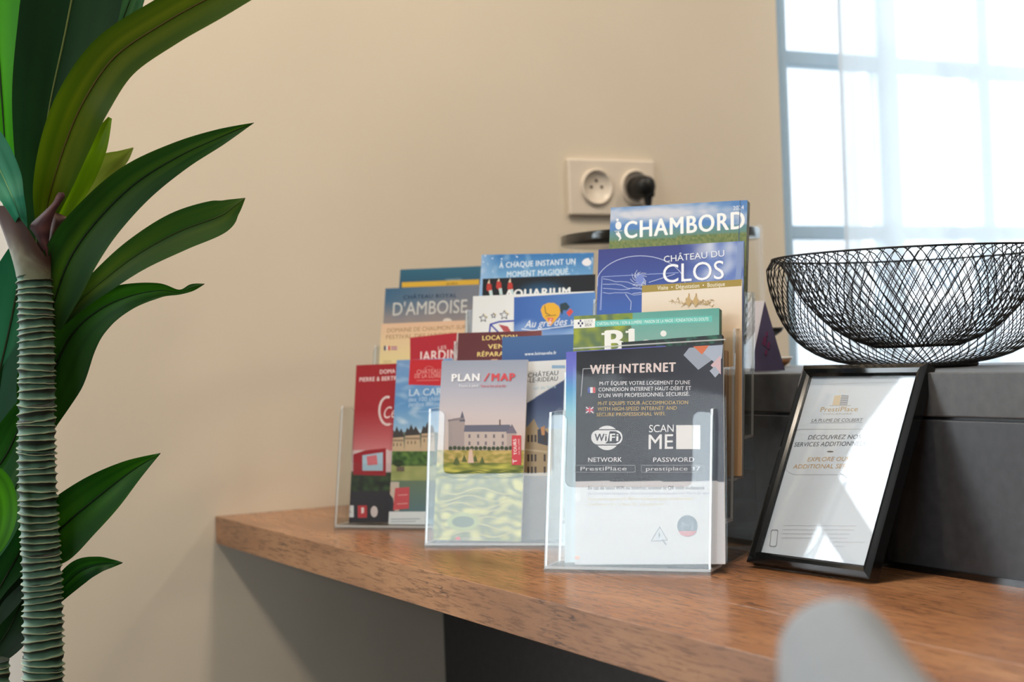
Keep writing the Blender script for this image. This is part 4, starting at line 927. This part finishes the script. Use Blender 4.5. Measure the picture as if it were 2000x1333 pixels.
# sheaths (bracts) at the top of the stem
def loft(name, rows, cols, mat, closed=False, smooth=True):
    """rows of points; cols rows of colours"""
    b = MB(); m_ = len(rows[0]); V = [p for r_ in rows for p in r_]; C = [c_ for r_ in cols for c_ in r_]; Fc = []
    for i in range(len(rows) - 1):
        for j in range(m_ if closed else m_ - 1):
            j2 = (j + 1) % m_; Fc.append((i * m_ + j, (i + 1) * m_ + j, (i + 1) * m_ + j2, i * m_ + j2))
    b.mesh(V, Fc, 0, C, smooth); return b.build(name, mat, plant)
k = DT / F
def pick(P, t):
    t = t * (len(P) - 1); i = min(int(t), len(P) - 2); u = t - i; return tuple(p + (q - p) * u for p, q in zip(P[i], P[i + 1]))
RIM = [(-14, 402), (8, 402), (30, 416), (54, 446), (78, 486), (91, 503), (100, 499)]
rows, cols = [], []
for i in range(15):
    u = i / 14; row, cr_ = [], []
    for j in range(48):
        front = j < 24; s_ = j / 23 if front else (47 - j) / 23; an = PI * (1 - s_)
        bx, by = 66 + 34 * math.cos(an), 543 + 3 * math.sin(an)
        tx, ty = pick(RIM, s_) if front else (66 + 36 * math.cos(an) - 8, 474)
        sw = .028 * math.sin(PI * s_) * (1 if front else -1) * (1 - .25 * u)
        x = bx + (tx - bx) * (u ** 1.25 if tx < bx else u); y = by + (ty - by) * u
        row.append(P3(x, y, DT - sw * .62))
        n_ = .5 + nz(s_ * 5, u * 9, 1.6, 4); base = lerp((98, 100, 78), (70, 48, 40), u * 1.5 - .1); base = lerp(base, (150, 150, 124), max(0, .55 - abs(u - .35) * 2) * (1.3 - s_) * n_); cr_.append(srgb(base))
    rows.append(row); cols.append(cr_)
loft('sheath', rows, cols, M_bract, True)
def bract(L_, R_, d, cA, cB):
    rows, cols = [], []
    L3 = cr([Vector((*p, 0)) for p in L_], 4); R3 = cr([Vector((*p, 0)) for p in R_], 4)
    for i, (a, c_) in enumerate(zip(L3, R3)):
        u = i / (len(L3) - 1); row, cc = [], []
        for j in range(9):
            s_ = j / 8; p = a.lerp(c_, s_); row.append(P3(p.x, p.y, d - (a - c_).length * k * .35 * math.sin(PI * s_))); cc.append(srgb(lerp(cA, cB, .4 + .8 * nz(s_, u * 6, 1.5, 7) + .3 * u)))
        rows.append(row); cols.append(cc)
    loft('bract', rows, cols, M_bract)
bract([(92, 505), (80, 480), (66, 457), (58, 441), (82, 417), (102, 397), (110, 382), (114, 376)], [(94, 505), (95, 480), (97, 460), (100, 440), (108, 415), (119, 397), (127, 384), (124, 376)], DT - .002, (104, 66, 62), (66, 40, 42))
bract([(92, 504), (95, 475), (98, 445), (101, 418), (113, 417), (124, 421), (134, 426)], [(95, 504), (102, 480), (112, 460), (122, 446), (130, 438), (138, 432), (140, 428)], DT + .010, (96, 70, 58), (62, 42, 38))

# leaves
def leaf(pts, col, d=DT, col2=None, fold=.26, twist=0.0, streak=.6, mid=(34, 44, 20), mid_w=.06, seed=1, midr=True, roll=None):
    """midrib pixels (x, y, half width px[, depth]) -> a folded blade with a midrib"""
    Q = []
    for p in pts: Q.append(P3(p[0], p[1], p[3] if len(p) > 3 else d))
    hw = [p[2] * (p[3] if len(p) > 3 else d) / F for p in pts]
    C3 = cr(Q, 8); W_ = cr([Vector((h, 0, 0)) for h in hw], 8); rows, cols, ribs = [], [], []
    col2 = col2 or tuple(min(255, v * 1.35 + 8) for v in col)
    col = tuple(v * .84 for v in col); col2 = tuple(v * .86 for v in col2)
    NU = 12
    for i, p in enumerate(C3):
        u = i / (len(C3) - 1); tg = (C3[min(i + 1, len(C3) - 1)] - C3[max(0, i - 1)]).normalized(); vd = (p - CAM).normalized()
        sd = tg.cross(vd).normalized(); nm = sd.cross(tg).normalized()
        if nm.dot(vd) > 0: nm = -nm
        tw_ = twist if roll is None else twist + roll * u
        q = Matrix.Rotation(tw_, 3, tg); sd2 = q @ sd; nm2 = q @ nm; h = max(.0002, W_[i].x) / max(.35, abs(math.cos(tw_)))
        row, cc = [], []
        for j in range(NU + 1):
            s_ = -1 + 2 * j / NU; wave = .0025 * math.sin(u * 9 + seed) * abs(s_)
            row.append(p + sd2 * h * s_ + nm2 * (abs(s_) ** 1.3 * h * fold + wave))
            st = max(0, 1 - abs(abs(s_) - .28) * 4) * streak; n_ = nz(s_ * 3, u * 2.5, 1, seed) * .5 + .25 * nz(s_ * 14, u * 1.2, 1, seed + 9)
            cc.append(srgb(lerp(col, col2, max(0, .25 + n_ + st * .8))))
        rows.append(row); cols.append(cc); ribs.append((p - nm2 * 0, nm2, sd2, h))
    b = MB(); m_ = NU + 1; V = [p for r_ in rows for p in r_]; C = [c_ for r_ in cols for c_ in r_]
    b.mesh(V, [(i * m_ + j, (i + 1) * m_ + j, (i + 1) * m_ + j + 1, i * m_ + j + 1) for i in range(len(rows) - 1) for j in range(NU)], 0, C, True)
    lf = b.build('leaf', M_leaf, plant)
    if midr:
        b = MB(); rr_ = [max(.0003, min(.0010, h * mid_w * .6)) for (_, _, _, h) in ribs]
        b.tube([p + n_ * .0004 for (p, n_, s_, h) in ribs], rr_, 6); ob = b.build('midrib', M_bract, lf)
        ca = ob.data.color_attributes.new('Col', 'FLOAT_COLOR', 'CORNER'); ca.data.foreach_set('color', list(srgb(mid)) * len(ob.data.loops))
    return lf
D = DT
# back, dark ones first
leaf([(50, 470, 20), (35, 560, 55), (10, 680, 70), (-25, 820, 50), (-60, 930, 5)], (34, 84, 56), D + .06, (56, 112, 80), seed=2)
leaf([(75, 640, 25), (50, 740, 50), (18, 850, 58), (-30, 970, 40), (-70, 1060, 4)], (18, 58, 22), D + .07, (34, 84, 30), seed=3)
leaf([(80, 830, 20), (55, 890, 30), (28, 960, 34), (-5, 1050, 26), (-40, 1130, 3)], (60, 108, 66), D + .05, (110, 150, 104), seed=4)
leaf([(70, 760, 12), (40, 830, 34), (5, 900, 44), (-50, 960, 20)], (34, 92, 26), D + .055, (70, 140, 50), seed=5)
leaf([(90, 980, 15), (50, 1060, 45), (10, 1130, 52), (-40, 1220, 30)], (16, 46, 18), D + .08, (30, 66, 26), seed=6)
leaf([(70, 1110, 12), (46, 1170, 36), (14, 1235, 42), (-30, 1300, 16)], (14, 34, 14), D + .085, (24, 52, 20), seed=7)
leaf([(-70, 900, 8), (-22, 945, 38), (-4, 1000, 36), (-14, 1060, 24), (-40, 1110, 3)], (46, 106, 8), D - .04, (84, 160, 22), seed=8, midr=False)
leaf([(30, 430, 14), (14, 330, 26), (4, 200, 38), (-6, 60, 46), (-14, -90, 44), (-20, -200, 8)], (50, 132, 22), D + .05, (84, 176, 34), mid=(28, 46, 22), mid_w=.07, seed=9)
leaf([(100, 300, 14), (118, 140, 30), (126, 0, 30), (130, -110, 24), (135, -180, 4)], (60, 140, 24), D + .10, (92, 176, 40), seed=10)
leaf([(72, 500, 14), (70, 425, 26), (78, 330, 46), (98, 200, 72), (124, 80, 88), (146, -30, 92), (172, -150, 70), (190, -240, 5)], (22, 50, 26), D + .03, (34, 68, 32), mid=(96, 108, 56), mid_w=.035, streak=.2, seed=11)
leaf([(150, 260, 14), (190, 160, 26), (228, 70, 28), (262, -20, 24), (300, -110, 4)], (52, 96, 56), D + .05, (92, 136, 92), seed=12)
leaf([(112, 440, 12), (150, 360, 26), (186, 290, 22), (215, 230, 4)], (104, 142, 18), D + .04, (132, 168, 30), streak=.1, seed=13, midr=False)
leaf([(128, 430, 10), (168, 372, 26), (205, 330, 28), (240, 306, 14), (260, 289, 1)], (128, 146, 66), D + .06, (164, 172, 96), streak=.2, seed=14, midr=False)
leaf([(70, 840, 30), (98, 740, 62), (140, 655, 54), (190, 608, 40), (250, 580, 26), (310, 568, 15), (350, 571, 5), (375, 562, 7), (399, 555, .5)], (28, 66, 18), D + .03, (58, 112, 30), mid=(22, 38, 14), seed=15)
leaf([(120, 630, 8), (160, 585, 18), (205, 545, 25), (270, 496, 32), (350, 452, 38), (425, 424, 34), (455, 405, 18), (479, 387, .5)], (48, 84, 36), D + .02, (88, 108, 40), mid=(60, 72, 28), seed=16)
leaf([(95, 640, 24), (112, 570, 44), (142, 496, 50), (195, 425, 46), (265, 358, 40), (350, 305, 28), (430, 268, 16), (496, 240, .5)], (34, 72, 26), D + .01, (72, 104, 34), mid=(26, 40, 16), seed=17)
leaf([(84, 445, 14, D + .028), (100, 370, 34, D + .012), (128, 280, 46, D - .005), (165, 195, 50), (225, 110, 48), (320, 45, 46), (420, -10, 44), (530, -60, 30), (640, -95, 2)], (62, 92, 18), D - .02, (124, 134, 34), mid=(96, 84, 36), streak=.55, seed=18)
leaf([(-60, 200, 6), (-25, 280, 34), (8, 350, 34), (30, 400, 18), (46, 445, 6, D + .015)], (56, 122, 92), D - .03, (92, 158, 128), mid=(120, 160, 110), mid_w=.05, seed=19)
leaf([(70, 1075, 40), (100, 1050, 56), (150, 1005, 52), (205, 960, 42), (258, 920, 24), (313, 886, .5)], (26, 74, 16), D + .02, (64, 118, 26), mid=(22, 40, 14), seed=20)
leaf([(100, 1175, 14), (128, 1142, 22), (158, 1116, 24), (192, 1104, 17), (220, 1101, 8), (239, 1100, .5)], (22, 62, 24), D + .02, (50, 110, 24), seed=21, mid=(20, 40, 16))
for ob in bpy.data.objects:
    if '_o' in ob: del ob['_o']
